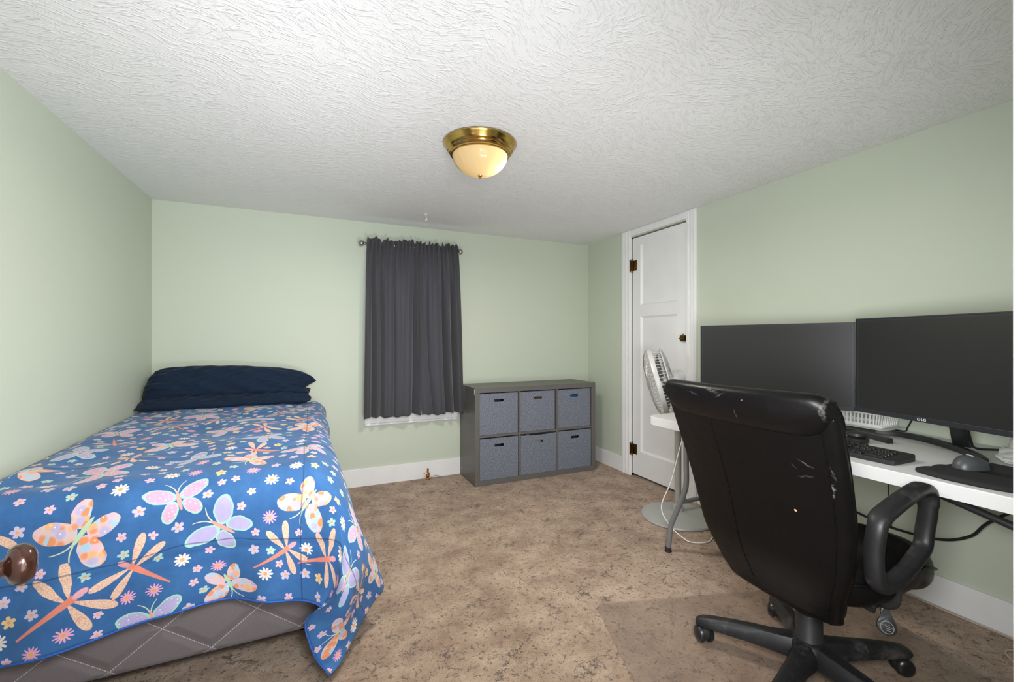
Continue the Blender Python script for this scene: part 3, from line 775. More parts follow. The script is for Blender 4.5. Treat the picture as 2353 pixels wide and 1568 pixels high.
net[7, 8] = (1.120, -1.860, 0.255); net[8, 8] = (1.060, -1.950, 0.170); net[9, 8] = (0.945, -1.925, 0.100)
net[7, 9] = (1.160, -1.790, 0.105); net[8, 9] = (1.095, -1.905, 0.050); net[9, 9] = (0.995, -1.990, 0.018)
def herm(xk, V, xq):
    """cubic Hermite along axis 0 with finite-difference tangents"""
    xk = np.array(xk); nk = len(xk); d = np.diff(xk); sl = np.diff(V, axis=0) / d.reshape(-1, *([1] * (V.ndim - 1)))
    m = np.zeros_like(V); m[0] = sl[0]; m[-1] = sl[-1]
    for i in range(1, nk - 1):
        m[i] = (sl[i - 1] * d[i] + sl[i] * d[i - 1]) / (d[i] + d[i - 1])
    idx = np.clip(np.searchsorted(xk, xq, side='right') - 1, 0, nk - 2)
    h = d[idx]; t = (xq - xk[idx]) / h
    sh = (-1,) + (1,) * (V.ndim - 1); t = t.reshape(sh); h = h.reshape(sh)
    return (2 * t**3 - 3 * t**2 + 1) * V[idx] + (t**3 - 2 * t**2 + t) * h * m[idx] + (-2 * t**3 + 3 * t**2) * V[idx + 1] + (t**3 - t**2) * h * m[idx + 1]
NS, NT = 151, 197
sq = np.linspace(S[0], S[-1], NS); tq = np.linspace(T[0], T[-1], NT)
A = herm(T, net, tq)                                  # NT x len(S) x 3
G = herm(S, np.swapaxes(A, 0, 1), sq)                 # NS x NT x 3
G = np.swapaxes(G, 0, 1)                              # NT x NS x 3
rs = np.random.RandomState(4)
SS, TT = np.meshgrid(sq, tq)
# soft wrinkles: along the normal
du = np.gradient(G, axis=1); dv = np.gradient(G, axis=0); nn = np.cross(du, dv); nn /= np.linalg.norm(nn, axis=2, keepdims=True) + 1e-9
if nn[5, 20, 2] < 0: nn = -nn
w = np.zeros_like(SS)
for k in range(14):
    a = rs.uniform(0, PI); f = rs.uniform(5, 15); ph = rs.uniform(0, 6.3)
    w += 0.0022 * np.sin(f * (SS * math.cos(a) + TT * math.sin(a)) * 1.6 + ph + 1.5 * np.sin(3 * SS + 2 * TT + k))
ft = np.clip((TT - 1.55) / 0.2, 0, 1)
w += ft * 0.011 * np.sin(SS * 26 + 1.2 * np.sin(SS * 7)) * np.clip((TT - 1.55) / 0.4, 0, 1)
sd = np.clip((SS - 1.05) / 0.2, 0, 1)
w += sd * 0.014 * np.sin(TT * 17 + 1.0 * np.sin(TT * 6)) * (SS - 1.03) / 0.4
w -= 0.006 * np.exp(-((TT + 0.02 - 1.785) / 0.012) ** 2) + 0.006 * np.exp(-((TT + 0.02 - 1.235) / 0.012) ** 2) + 0.004 * np.exp(-((SS - 0.925) / 0.01) ** 2)
w *= np.clip(SS / 0.06, 0, 1)
G = G + nn * w[:, :, None]
G[:, :, 2] = np.maximum(G[:, :, 2], 0.012)
me = bpy.data.meshes.new('comforter')
verts = G.reshape(-1, 3)
jj, ii = np.meshgrid(np.arange(NT - 1), np.arange(NS - 1), indexing='ij')
v0 = (jj * NS + ii).ravel()
faces = np.stack([v0, v0 + 1, v0 + NS + 1, v0 + NS], axis=1)
me.from_pydata(verts.tolist(), [], faces.tolist()); me.update()
# printed motifs: kind, s, t, size, turn, (petals, shape), tint
rnd = random.Random(11)
LIL = (0.42, 0.37, 0.62); PNK = (0.78, 0.33, 0.44); ORG = (0.8, 0.4, 0.2)
def foot(x, z): return (x, 1.55 + 0.655 - z)
big = []
def but(s, t, size, turn, kind): big.append((1, s, t, size * 0.86, R(turn), (0, {'o': 0.0, 'l': 1.0, 'p': 1.0}[kind]), {'o': ORG, 'l': LIL, 'p': PNK}[kind]))
def drg(s, t, size, turn): big.append((2, s, t, size * 0.80, R(turn), (0, 0), ORG))
# turn: the way the head points, measured from straight up the bed, anticlockwise
for x, z, sz, a, k in ((0.328, 0.572, .118, 145, 'o'), (0.556, 0.630, .105, 15, 'p'), (0.678, 0.521, .115, 55, 'l'), (0.94, 0.572, .110, 145, 'o'),
                       (0.695, 0.310, .095, 200, 'o'), (0.50, 0.245, .10, 10, 'l'), (0.06, 0.26, .10, 60, 'o')):
    but(*foot(x, z), sz, a, k)
for x, z, sz, a in ((0.462, 0.428, .135, 50), (0.292, 0.375, .150, -55), (0.855, 0.415, .125, -60), (0.09, 0.60, .12, -60), (1.0, 0.395, .12, -75)):
    drg(*foot(x, z), sz, a)
for x, y, sz, a, k in ((0.30, -1.60, .11, 100, 'p'), (0.07, -1.52, .11, 150, 'o'), (0.12, -1.27, .11, 80, 'l'), (0.40, -1.24, .11, 200, 'o'), (0.76, -1.28, .11, 30, 'l'),
                       (0.54, -1.50, .11, 300, 'l'), (0.93, -1.54, .11, 20, 'p'), (0.74, -1.60, .10, 150, 'o'), (0.12, -0.92, .11, 20, 'p'), (0.56, -1.02, .11, 110, 'p'), (0.92, -1.10, .11, 250, 'o'),
                       (0.40, -0.60, .11, 30, 'p'), (0.66, -0.78, .11, 200, 'l'), (0.13, -0.46, .11, 300, 'o'), (0.63, -0.42, .11, 100, 'o'), (0.90, -0.50, .10, 20, 'p'), (0.36, -0.36, .09, 100, 'l'), (0.05, -0.70, .1, 10, 'l')):
    but(x, -y - 0.25, sz, a, k)
for x, y, sz, a in ((0.34, -1.43, .12, 100), (0.75, -1.45, .12, 80), (0.33, -0.86, .12, 30), (0.91, -0.80, .12, 130), (0.72, -1.06, .12, 300), (0.17, -1.10, .10, 200), (0.50, -0.76, .11, 90), (0.24, -0.62, .11, 60), (0.78, -0.62, .11, 200)):
    drg(x, -y - 0.25, sz, a)
for s, t, sz, a, k in ((1.19, 1.60, .10, 95, 'p'), (1.20, 1.77, .10, 0, 'l'), (1.40, 1.58, .10, 40, 'o'), (1.38, 1.86, .10, 150, 'o'), (1.17, 1.28, .11, 70, 'o'), (1.40, 1.28, .11, 20, 'l'), (1.2, 0.95, .11, 30, 'p'), (1.40, 0.9, .1, 200, 'o'), (1.18, 0.55, .11, 70, 'l'), (1.36, 0.4, .1, 10, 'p'), (1.15, 0.2, .1, 80, 'o')):
    but(s, t, sz, a, k)
for s, t, sz, a in ((1.34, 1.72, .10, 200), (1.30, 1.08, .11, 60), (1.30, 0.68, .11, 160)):
    drg(s, t, sz, a)
small = []
def np_ell(px, y, cx, cy, a, b, rot):
    c, s_ = math.cos(rot), math.sin(rot); dx = px - cx; dy = y - cy
    return np.sqrt(((dx * c + dy * s_) / a) ** 2 + ((dy * c - dx * s_) / b) ** 2)
def shape_dist(q, s, t):
    """rough distance (1 = outline) from printed shape q at sheet points s, t"""
    a = q[4]; dx, dy = s - q[1], t - q[2]
    u = np.abs((dx * math.cos(a) - dy * math.sin(a)) / q[3]); v = (-dx * math.sin(a) - dy * math.cos(a)) / q[3]
    if q[0] == 1:
        d = np.minimum(np_ell(u, v, 0.50, 0.30, 0.56, 0.35, 0.52), np_ell(u, v, 0.33, -0.38, 0.31, 0.46, 0.45))
        return np.minimum(d, np_ell(u, v, 0, 0.55, 0.34, 0.30, 0))
    d = np.minimum(np_ell(u, v, 0.47, 0.42, 0.50, 0.18, 0.45), np_ell(u, v, 0.47, 0.06, 0.49, 0.17, -0.16))
    return np.minimum(d, np_ell(u, v, 0, -0.22, 0.13, 0.85, 0))
pool = [((0.82, 0.80, 0.74), 10, 0.7, .0235), ((0.82, 0.56, 0.16), 5, 0.6, .0185), ((0.50, 0.47, 0.72), 5, 0.6, .0175), ((0.25, 0.62, 0.56), 5, 0.6, .0155), ((0.80, 0.30, 0.55), 12, 1.3, .023), ((0.70, 0.45, 0.66), 5, 0.6, .0145)]
cand = []; tries = 0
while tries < 9000:
    tries += 1
    cand.append((rnd.uniform(0, 1.5), rnd.uniform(0, 1.955), rnd.randrange(6), rnd.uniform(0, 6.28)))
cs_ = np.array([c[0] for c in cand]); ct_ = np.array([c[1] for c in cand]); cr__ = np.array([pool[c[2]][3] for c in cand])
okc = np.ones(len(cand), bool)
for q in big: okc &= shape_dist(q, cs_, ct_) > 1 + 2.6 * cr__ / q[3]
for c, okk in zip(cand, okc):
    if not okk or len(small) > 800: continue
    pc = pool[c[2]]
    if all((c[0] - p[1]) ** 2 + (c[1] - p[2]) ** 2 > ((pc[3] + p[3]) * 1.25 + 0.004) ** 2 for p in small):
        small.append((0, c[0], c[1], pc[3], c[3], (pc[1], pc[2]), pc[0]))
ALLM = big + small
arr = np.array([(q[1], q[2], q[3]) for q in ALLM])
fs = (SS[:-1, :-1] + SS[1:, 1:]).ravel() / 2; ftt = (TT[:-1, :-1] + TT[1:, 1:]).ravel() / 2
nb = len(big)
DB = np.stack([shape_dist(q, fs, ftt) for q in big], axis=1)
DS = np.hypot(fs[:, None] - arr[None, nb:, 0], ftt[:, None] - arr[None, nb:, 1]) / arr[None, nb:, 2]
ib = np.argmin(DB, axis=1); isml = np.argmin(DS, axis=1)
pick = np.where((DB.min(axis=1) < 1.10) | (DS.min(axis=1) > 1.6), ib, isml + nb)
nF = len(pick)
corner_s = np.stack([SS[:-1, :-1], SS[:-1, 1:], SS[1:, 1:], SS[1:, :-1]], axis=-1).reshape(-1, 4)
corner_t = np.stack([TT[:-1, :-1], TT[:-1, 1:], TT[1:, 1:], TT[1:, :-1]], axis=-1).reshape(-1, 4)
an = np.array([q[4] for q in ALLM])[pick][:, None]; sz = arr[pick, 2][:, None]
dx = corner_s - arr[pick, 0][:, None]; dy = corner_t - arr[pick, 1][:, None]
lx = (dx * np.cos(an) - dy * np.sin(an)) / sz
ly = (-dx * np.sin(an) - dy * np.cos(an)) / sz
seed = np.repeat((pick * 1.37 % 17)[:, None], 4, axis=1)
def put_attr(nm, data):
    a = me.attributes.new(nm, 'FLOAT_VECTOR', 'CORNER'); a.data.foreach_set('vector', np.ascontiguousarray(data, dtype=np.float32).ravel())
put_attr('motif_place', np.stack([lx, ly, seed], axis=-1))
kd = np.array([(q[0], q[5][0], q[5][1]) for q in ALLM])[pick]
put_attr('motif_kind', np.repeat(kd[:, None, :], 4, axis=1))
tn = np.array([q[6] for q in ALLM])[pick]
put_attr('motif_tint', np.repeat(tn[:, None, :], 4, axis=1))
put_attr('cloth_uv', np.stack([corner_s, corner_t, np.zeros_like(corner_s)], axis=-1))
me.materials.append(M['comforter']); me.shade_smooth()
co = bpy.data.objects.new('comforter', me); link(co)
solid(co, 0.008, 1 if me.polygons[NS * 5 + 20].normal.z < 0 else -1, False)
tag(co, 'blue comforter printed with butterflies, dragonflies and daisies, hanging over the bed', 'comforter')
# hem piping along the foot edge
b = B(); tube(b, [Vector(G[NT - 1, i]) + Vector((0, 0, -0.001)) for i in range(0, NS)], 0.0035, 6)
pp = obj('hem_piping', b, plain('royal_blue_piping', (0.015, 0.10, 0.40), 0.6), co, 180); pp['label'] = 'plain blue piping along the hem'

# pillows
def pillow(name, label, loc, rot, lz, seed, right, left, top):
    """right, left: (x, height fraction) outlines; top: height of the upper edge along x"""
    rs = random.Random(seed); ph = [rs.uniform(0, 6) for _ in range(8)]
    b = B(); nu, nv = 72, 36
    def f(u, v, sg):
        xr = float(np.interp(v, [q[1] for q in right], [q[0] for q in right])); xl = float(np.interp(v, [q[1] for q in left], [q[0] for q in left]))
        x = xl + (xr - xl) * u
        y = v * float(np.interp(u, [q[0] for q in top], [q[1] for q in top]))
        a = 2 * u - 1; c = 2 * v - 1
        h = max((1 - abs(a) ** 5) * (1 - abs(c) ** 2.4), 0) ** 0.5
        wr = 0.007 * math.sin(13 * a + 5 * c + ph[0]) * math.sin(4 * c + ph[1]) + 0.004 * math.sin(27 * a - 12 * c + ph[2]) + 0.010 * abs(a) ** 4 * math.sin(9 * c + ph[3]) + 0.007 * abs(a) ** 3 * math.sin(24 * c + 6 * a + ph[4])
        return Vector((x, y, sg * h * lz / 2 + wr * (0.25 + 0.75 * h)))
    for sg in (1, -1): grid(b, lambda u, v: f(u, v, sg), nu, nv)
    bmesh.ops.remove_doubles(b, verts=b.verts, dist=0.0025)
    o = obj(name, b, 'navy', None, 180, loc=loc, rot=rot)
    return tag(o, label, 'pillow')
pillow('pillow', 'flatter navy pillow underneath, showing at both ends of the upper one', (0, -0.335, 0.722), (R(15), R(0), R(0.5)), 0.075, 5,
       [(0.935, 0), (0.945, 0.25), (0.925, 0.5), (0.94, 1)], [(0.004, 0), (0.008, 0.5), (0.012, 1)], [(0, 0.24), (0.5, 0.25), (1, 0.22)])
pillow('pillow', 'plump navy pillow leaning on the back wall, on top of the other pillow', (0, -0.235, 0.755), (R(66), R(0), R(0.5)), 0.13, 3,
       [(0.90, 0), (0.925, 0.10), (0.905, 0.30), (0.935, 0.46), (0.975, 0.60), (0.955, 0.75), (0.930, 0.86), (0.90, 1)], [(0.030, 0), (0.012, 0.15), (0.018, 0.5), (0.035, 0.8), (0.06, 1)],
       [(0, 0.195), (0.06, 0.215), (0.2, 0.225), (0.5, 0.222), (0.75, 0.205), (0.88, 0.190), (0.96, 0.172), (1, 0.160)])

# ------------------------------------------------------------------ curtains
cr = thing('curtain_rod', 'pewter curtain rod with ball finials above the window', 'curtain rod', (1.672, -0.09, 1.857))
b = B(); tube(b, [(-0.365, 0, 0), (0.365, 0, 0)], 0.008, 14); obj('rod', b, 'nickel', cr, 60)
for s in (-1, 1):
    b = B(); lathe(b, [(0, 0), (0.009, 0), (0.009, 0.010), (0.012, 0.012), (0.012, 0.016), (0.007, 0.018), (0.013, 0.022), (0.0205, 0.032), (0.0225, 0.042), (0.0205, 0.052), (0.013, 0.061), (0, 0.0645)], 28, along((s, 0, 0), (s * 0.345, 0, 0)))
    obj('finial', b, 'nickel', cr, 60)
    b = B(); tube(b, [(s * 0.335, 0, 0), (s * 0.335, 0.066, -0.004)], 0.005, 10); box(b, s * 0.335 - 0.012, s * 0.335 + 0.012, 0.060, 0.067, -0.03, 0.03, 0.002)
    obj('bracket', b, 'nickel', cr, 40)
def curtain(name, label, xt0, xt1, xb0, xb1, zb, seed, nf, e0, e1):
    rs = random.Random(seed); ph = [rs.uniform(0, 6.3) for _ in range(10)]
    b = B(); nu, nv = 190, 90
    jit = [rs.uniform(-1, 1) for _ in range(60)]
    def jn(x):
        i = int(x * 40); f = x * 40 - i; return jit[i % 60] * (1 - f) + jit[(i + 1) % 60] * f
    def f(u, v):       # v 0 bottom .. 1 top
        z0 = zb + 0.006 * math.sin(u * 9 + ph[0]) + 0.004 * math.sin(u * 31 + ph[1])
        ztop = 1.898 + 0.018 * jn(u) + 0.006 * math.sin(u * 40 + ph[2])
        z = z0 + (ztop - z0) * v
        k = (1 - v)
        bulge = math.sin(PI * min(1, k * 1.05)) * 0.006
        x0 = xt0 + (xb0 - xt0) * k ** e0; x1 = xt1 + (xb1 - xt1) * k ** e1
        x = x0 + (x1 - x0) * (u + 0.012 * math.sin(u * 2 * PI * nf * 0.5 + ph[3]) * (1 - abs(2 * u - 1)))
        amp_low = 0.036 * min(1, k * 1.6 + 0.12)
        qq = u * 2 * PI * nf * 0.5 + ph[4] + 0.8 * math.sin(u * 7 + ph[5]) + 0.25 * math.sin(v * 3 + ph[6])
        lowf = 1.3 - 2.2 * abs(math.sin(qq)) ** 0.6 + 0.28 * math.sin(qq * 2.6 + ph[9])
        hi = math.sin(u * 2 * PI * nf * 3.1 + ph[7] + 1.5 * math.sin(u * 11 + ph[8]))
        amp_hi = 0.0085 * math.exp(-((k) * 6.0)) + 0.0022 * math.exp(-k * 1.6)
        y = -0.108 + amp_low * lowf - amp_hi * hi * (1.0 if v < 0.965 else 1.7)
        # pinch round the rod pocket
        dz = (z - 1.857)
        pocket = math.exp(-(dz / 0.016) ** 2)
        y += -0.010 * pocket * 0.6
        if z > 1.875: y += 0.012 * jn(u + 0.013) 
        return Vector((x, y, z))
    grid(b, f, nu, nv)
    o = obj(name, b, 'curtain', None, 180)
    solid(o, 0.0012, 0, False)
    return tag(o, label, 'curtain')
curtain('curtain', 'charcoal curtain panel on the left, next to the bed', 1.325, 1.735, 1.300, 1.723, 0.540, 2, 4.2, 0.5, 3.0)
curtain('curtain', 'charcoal curtain panel on the right, next to the cube shelf', 1.690, 2.022, 1.733, 2.074, 0.535, 8, 3.2, 4.0, 0.45)

# ------------------------------------------------------------------ cube shelf and bins
SX0, SX1, SYF, SYB, SH = 2.082, 3.190, -0.385, -0.016, 0.758
sh = thing('cube_shelf', 'grey six-cube storage shelf in the corner by the curtain', 'shelf unit', (0, 0, 0))
b = B(); T1, T2 = 0.039, 0.017
box(b, SX0, SX1, SYF, SYB, SH - T1, SH, 0.0015); box(b, SX0, SX1, SYF, SYB, 0, T1, 0.0015)
box(b, SX0, SX0 + T1, SYF, SYB, T1, SH - T1, 0.001); box(b, SX1 - T1, SX1, SYF, SYB, T1, SH - T1, 0.001)
obj('outer_case', b, 'grey_lam', sh)
cw = (SX1 - SX0 - 2 * T1 - 2 * T2) / 3; chh = (SH - 2 * T1 - T2) / 2
for k in (1, 2):
    x = SX0 + T1 + k * cw + (k - 1) * T2
    b = B(); box(b, x, x + T2, SYF + 0.004, SYB, T1, SH - T1); obj('divider', b, 'grey_lam', sh)
for k in range(3):
    x = SX0 + T1 + k * (cw + T2)
    b = B(); box(b, x, x + cw, SYF + 0.004, SYB, T1 + chh, T1 + chh + T2); obj('shelf_board', b, 'grey_lam', sh)
for y, z in ((-0.36, 0.06), (-0.05, 0.06)):
    b = B(); tube(b, [(SX0 - 0.0012, y, z), (SX0 + 0.002, y, z)], 0.004, 10); obj('screw', b, 'nickel', sh)
b = B()
for y, z, r in ((-0.377, 0.735, 0.010), (-0.374, 0.722, 0.008), (-0.379, 0.712, 0.009), (-0.373, 0.745, 0.006)):
    lathe(b, [(0, 0), (r, 0), (r * 0.8, 0.0008), (0, 0.0012)], 9, along((-1, 0, 0), (SX0, y, z)))
obj('sticker', b, 'logo', sh)['label'] = 'torn pale sticker on the front edge'
def make_bin(w, h, d, contents=None, sag=0.0):
    """fabric cube with a slot cut in the front; origin at base centre of the front"""
    b = B(); t = 0.006; hx, hz0, hz1 = 0.040, h - 0.068, h - 0.045
    # front as a rounded slot frame
    n = 40
    xsr = [-w / 2, -hx, hx, w / 2]; zsr = [0, hz0, hz1, h]
    # outer rectangle to inner rounded slot ring
    inner = []; outer = []
    r = (hz1 - hz0) / 2 * 0.75; cz = (hz0 + hz1) / 2
    for k in range(n):
        a = 2 * PI * (k + 0.5) / n
        ca, sa = math.cos(a), math.sin(a)
        p = 6.0
        q = (abs(ca) ** p + abs(sa) ** p) ** (-1 / p)
        inner.append((hx * ca * q, cz + (hz1 - hz0) / 2 * sa * q))
        dx, dz = ca, sa
        tx = (w / 2) / abs(dx) if abs(dx) > 1e-6 else 1e9
        tz = ((h - cz) if dz > 0 else cz) / abs(dz) if abs(dz) > 1e-6 else 1e9
        m = min(tx, tz); outer.append((dx * m, cz + dz * m))
    def topsag(x, z): return z - sag * (1 - (2 * x / w) ** 2) * (z / h) ** 3
    vi = [b.verts.new((x, 0, topsag(x, z))) for x, z in inner]; vo = [b.verts.new((x, 0, topsag(x, z))) for x, z in outer]
    vib = [b.verts.new((x, t, topsag(x, z))) for x, z in inner]; vob = [b.verts.new((x, t, topsag(x, z))) for x, z in outer]
    for k in range(n):
        k2 = (k + 1) % n
        b.faces.new((vi[k], vi[k2], vo[k2], vo[k])); b.faces.new((vib[k], vob[k], vob[k2], vib[k2]))
        b.faces.new((vi[k], vib[k], vib[k2], vi[k2])); b.faces.new((vo[k], vo[k2], vob[k2], vob[k]))
    # exact square corners as little fillets
    for sx in (-1, 1):
        for zc in (0, h):
            x = sx * w / 2
            near = sorted(range(n), key=lambda k: (outer[k][0] - x) ** 2 + (outer[k][1] - zc) ** 2)[:2]
            c0 = b.verts.new((x, 0, zc)); c1 = b.verts.new((x, t, zc))
            b.faces.new((vo[near[0]], vo[near[1]], c0)); b.faces.new((vob[near[0]], vob[near[1]], c1))
    box(b, -w / 2, -w / 2 + t, t, d, 0, h); box(b, w / 2 - t, w / 2, t, d, 0, h)
    box(b, -w / 2 + t, w / 2 - t, d - t, d, 0, h); box(b, -w / 2 + t, w / 2 - t, t, d - t, 0, t)
    return b
rows = [('upper left', 1, 0, None), ('upper middle', 1, 1, 'brown'), ('upper right', 1, 2, 'blue'), ('lower left', 0, 0, None), ('lower middle', 0, 1, 'white'), ('lower right', 0, 2, None)]
for nm, r_, c_, cont in rows:
    x0 = SX0 + T1 + c_ * (cw + T2); z0 = T1 if r_ == 0 else T1 + chh + T2
    w = cw - (0.006 if c_ == 0 or r_ == 0 else 0.012); h = chh - (0.010 if r_ == 1 else 0.012)
    if r_ == 0 and c_ == 1: h = chh - 0.014
    lab = {'upper left': 'blue-grey felt bin in the upper left cube, dark slot', 'upper middle': 'blue-grey felt bin in the upper middle cube, brown contents in its slot',
           'upper right': 'blue-grey felt bin in the upper right cube, blue plastic in its slot', 'lower left': 'blue-grey felt bin in the lower left cube',
           'lower middle': 'blue-grey felt bin in the lower middle cube, white cloth in its slot', 'lower right': 'blue-grey felt bin in the lower right cube'}[nm]
    cx = x0 + (w / 2 if nm in ('upper middle', 'upper right') else cw / 2)
    th = thing('storage_bin', lab, 'bin', (cx + (0.002 if nm in ('upper middle', 'upper right') else 0), SYF + (0.012 if r_ == 1 else 0.006), z0 + 0.001), 0, 'felt bins in the cube shelf')
    b = make_bin(w - 0.002, h, 0.33, sag=0.006 if nm == 'lower middle' else 0.0)
    obj('bin_body', b, 'bin', th)
    if cont:
        c = thing({'brown': 'cardboard_box', 'blue': 'plastic_box', 'white': 'folded_cloth'}[cont], {'brown': 'brown box glimpsed through the slot of the upper middle bin', 'blue': 'blue plastic glimpsed through the slot of the upper right bin', 'white': 'crumpled white cloth glimpsed through the slot of the lower middle bin'}[cont], {'brown': 'box', 'blue': 'box', 'white': 'cloth'}[cont], (th.location.x, th.location.y, th.location.z))
        b = B()
        if cont == 'white':
            bmesh.ops.create_icosphere(b, subdivisions=4, radius=1.0)
            for v in b.verts:
                k = 1 + 0.10 * math.sin(7 * v.co.x + 3) * math.sin(9 * v.co.y) + 0.06 * math.sin(15 * v.co.z + 8 * v.co.x)
                v.co = Vector((v.co.x * 0.11 * k, 0.16 + v.co.y * 0.11 * k, h * 0.46 + v.co.z * (h * 0.42) * k))
            obj('cloth_bundle', b, 'pale_item', c, 180)
        else:
            hh = h - (0.058 if cont == 'blue' else 0.06)
            box(b, -0.12, 0.12, 0.03, 0.28, 0.010, hh, 0.006, 3)
            box(b, -0.125, 0.125, 0.025, 0.285, hh - 0.03, hh - 0.018, 0.004)
            obj('box_body', b, 'blue_item' if cont == 'blue' else 'brown_item', c, 40)

# brass gas tap at the skirting and its lead
vt = thing('gas_tap', 'small brass tap standing against the white baseboard under the window', 'tap', (1.800, -0.045, 0))
b = B()
lathe(b, [(0, 0), (0.012, 0), (0.012, 0.008), (0.008, 0.012), (0.013, 0.020), (0.015, 0.030), (0.012, 0.042), (0.007, 0.046), (0.006, 0.072), (0.008, 0.078), (0.007, 0.088), (0, 0.092)], 18)
obj('tap_body', b, 'valve_brass', vt, 50)
b = B(); tube(b, [(-0.034, 0, 0.046), (-0.010, 0, 0.050), (0.0, 0, 0.052), (0.018, 0, 0.048)], [0.004, 0.005, 0.006, 0.004], 10); obj('tap_lever', b, 'valve_brass', vt, 60)
b = B(); tube(b, smoothpts([(1.812, -0.05, 0.008), (1.84, -0.045, 0.020), (1.875, -0.04, 0.020), (1.905, -0.04, 0.006), (1.93, -0.03, 0.003)], 6), 0.003, 8)
tag(obj('thin_cable', b, 'cord_g', None, 180), 'short grey cable running from the brass tap along the baseboard', 'cable')

# ------------------------------------------------------------------ folding table
TX0, TX1, TY0, TY1, TZ = 2.605, 3.345, -3.325, -1.690, 0.72
ft_ = thing('folding_table', 'white plastic folding table against the right wall, grey tube legs', 'table', (0, 0, 0))
def rrect(x0, x1, y0, y1, r, k=8):
    out = []
    for cx, cy, a0 in ((x1 - r, y1 - r, 0), (x0 + r, y1 - r, 90), (x0 + r, y0 + r, 180), (x1 - r, y0 + r, 270)):
        for j in range(k + 1):
            a = R(a0 + 90 * j / k); out.append((cx + r * math.cos(a), cy + r * math.sin(a)))
    return out
b = B(); prism(b, rrect(TX0, TX1, TY0, TY1, 0.045), TZ - 0.044, TZ, 0.006, 3)
obj('tabletop', b, 'white_plastic', ft_, 40)
b = B(); box(b, TX0 + 0.10, TX0 + 0.125, TY0 + 0.08, TY1 - 0.08, TZ - 0.062, TZ - 0.043); box(b, TX1 - 0.055, TX1 - 0.03, TY0 + 0.08, TY1 - 0.08, TZ - 0.062, TZ - 0.043)
obj('side_rail', b, 'dark_metal', ft_)
for sg, yo, ins in ((1, TY1, 0.205), (-1, TY0, 0.110)):
    for x in (2.68, 3.26):
        k = 1.0 if sg > 0 else 0.35
        b = B(); pts = smoothpts([(x, yo - sg * ins, 0.66), (x, yo - sg * ins, 0.50), (x, yo - sg * ins, 0.40), (x, yo - sg * (ins - 0.020 * k), 0.33), (x, yo - sg * (ins - 0.085 * k), 0.19), (x, yo - sg * (ins - 0.105 * k), 0.14), (x, yo - sg * (ins - 0.117 * k), 0.06), (x, yo - sg * (ins - 0.125 * k), 0.0)], 5)
        tube(b, pts, 0.0135, 14); lg = obj('leg', b, 'grey_metal', ft_, 180)
        b = B(); lathe(b, [(0, 0), (0.018, 0), (0.018, 0.004), (0.0158, 0.010), (0.0155, 0.026), (0.013, 0.026)], 16, Matrix.Translation((x, yo - sg * (ins - 0.124 * k), 0)))
        obj('foot_cap', b, 'rubber', lg, 40)
    b = B(); tube(b, [(2.68, yo - sg * (ins - 0.03 * k), 0.295), (3.26, yo - sg * (ins - 0.03 * k), 0.295)], 0.011, 12); obj('crossbar', b, 'grey_metal', ft_, 60)
    b = B(); tube(b, [(2.68, yo - sg * ins, 0.655), (3.26, yo - sg * ins, 0.655)], 0.0125, 12); obj('hinge_bar', b, 'grey_metal', ft_, 60)
    b = B(); tube(b, [(2.95, yo - sg * (ins - 0.03), 0.295), (2.95, yo - sg * 0.62, 0.665)] if sg > 0 else [(2.95, yo + ins, 0.482), (2.95, -2.46, 0.666)], 0.0125, 12)
    obj('folding_brace', b, 'dark_metal', ft_, 60)

# ------------------------------------------------------------------ pedestal fan
fn = thing('pedestal_fan', 'grey pedestal fan standing between table end and closet door', 'fan', (3.075, -1.447, 0))
b = B(); lathe(b, [(0, 0), (0.222, 0), (0.226, 0.006), (0.222, 0.014), (0.16, 0.022), (0.06, 0.030), (0.036, 0.040), (0.030, 0.075), (0.024, 0.08), (0, 0.08)], 64)
obj('base', b, 'fan_base', fn, 50)
b = B(); lathe(b, [(0, 0.03), (0.0205, 0.03), (0.0205, 0.55), (0.024, 0.555), (0.024, 0.60), (0.014, 0.61), (0.014, 0.74), (0, 0.74)], 24); obj('pole', b, 'fan_base', fn, 50)
fc = Vector((2.926, -1.430, 0.862)) - Vector((3.075, -1.447, 0))
fax = Vector((-0.735, 0.640, -0.27)).normalized()
hub_back = fc - fax * 0.13
b = B(); lathe(b, [(0, -0.045), (0.035, -0.04), (0.045, -0.02), (0.047, 0.03), (0.04, 0.05), (0, 0.055)], 24, along(fax, fc - fax * 0.12)); tube(b, [(0, 0, 0.70), tuple(fc - fax * 0.13)], 0.022, 12)
obj('motor_housing', b, 'fan_grey', fn, 50)
RF = 0.222
b = B()
m = along(fax, fc)
lathe(b, [(RF - 0.010, -0.014), (RF, -0.014), (RF + 0.004, 0.0), (RF, 0.014), (RF - 0.010, 0.016), (RF - 0.016, 0.004), (RF - 0.010, -0.014)], 72, m)
obj('grille_ring', b, 'fan_grey', fn, 50)
b = B()
ux = m.to_3x3() @ Vector((1, 0, 0)); uy = m.to_3x3() @ Vector((0, 1, 0))
for k in range(44):
    a0 = 2 * PI * k / 44; pts = []
    for j in range(9):
        q = j / 8; r = 0.045 + (RF - 0.055) * q; a = a0 + 1.1 * (1 - q) ** 1.5
        zz = 0.058 * math.sqrt(max(0, 1 - (q * 0.97) ** 2.4)) + 0.004
        pts.append(fc + ux * r * math.cos(a) + uy * r * math.sin(a) + fax * zz)
    tube(b, pts, 0.0013, 5)
lathe(b, [(0, 0.066), (0.03, 0.066), (0.047, 0.062), (0.048, 0.056), (0, 0.054)], 28, m)
obj('front_grille', b, 'wire', fn, 60)
b = B()
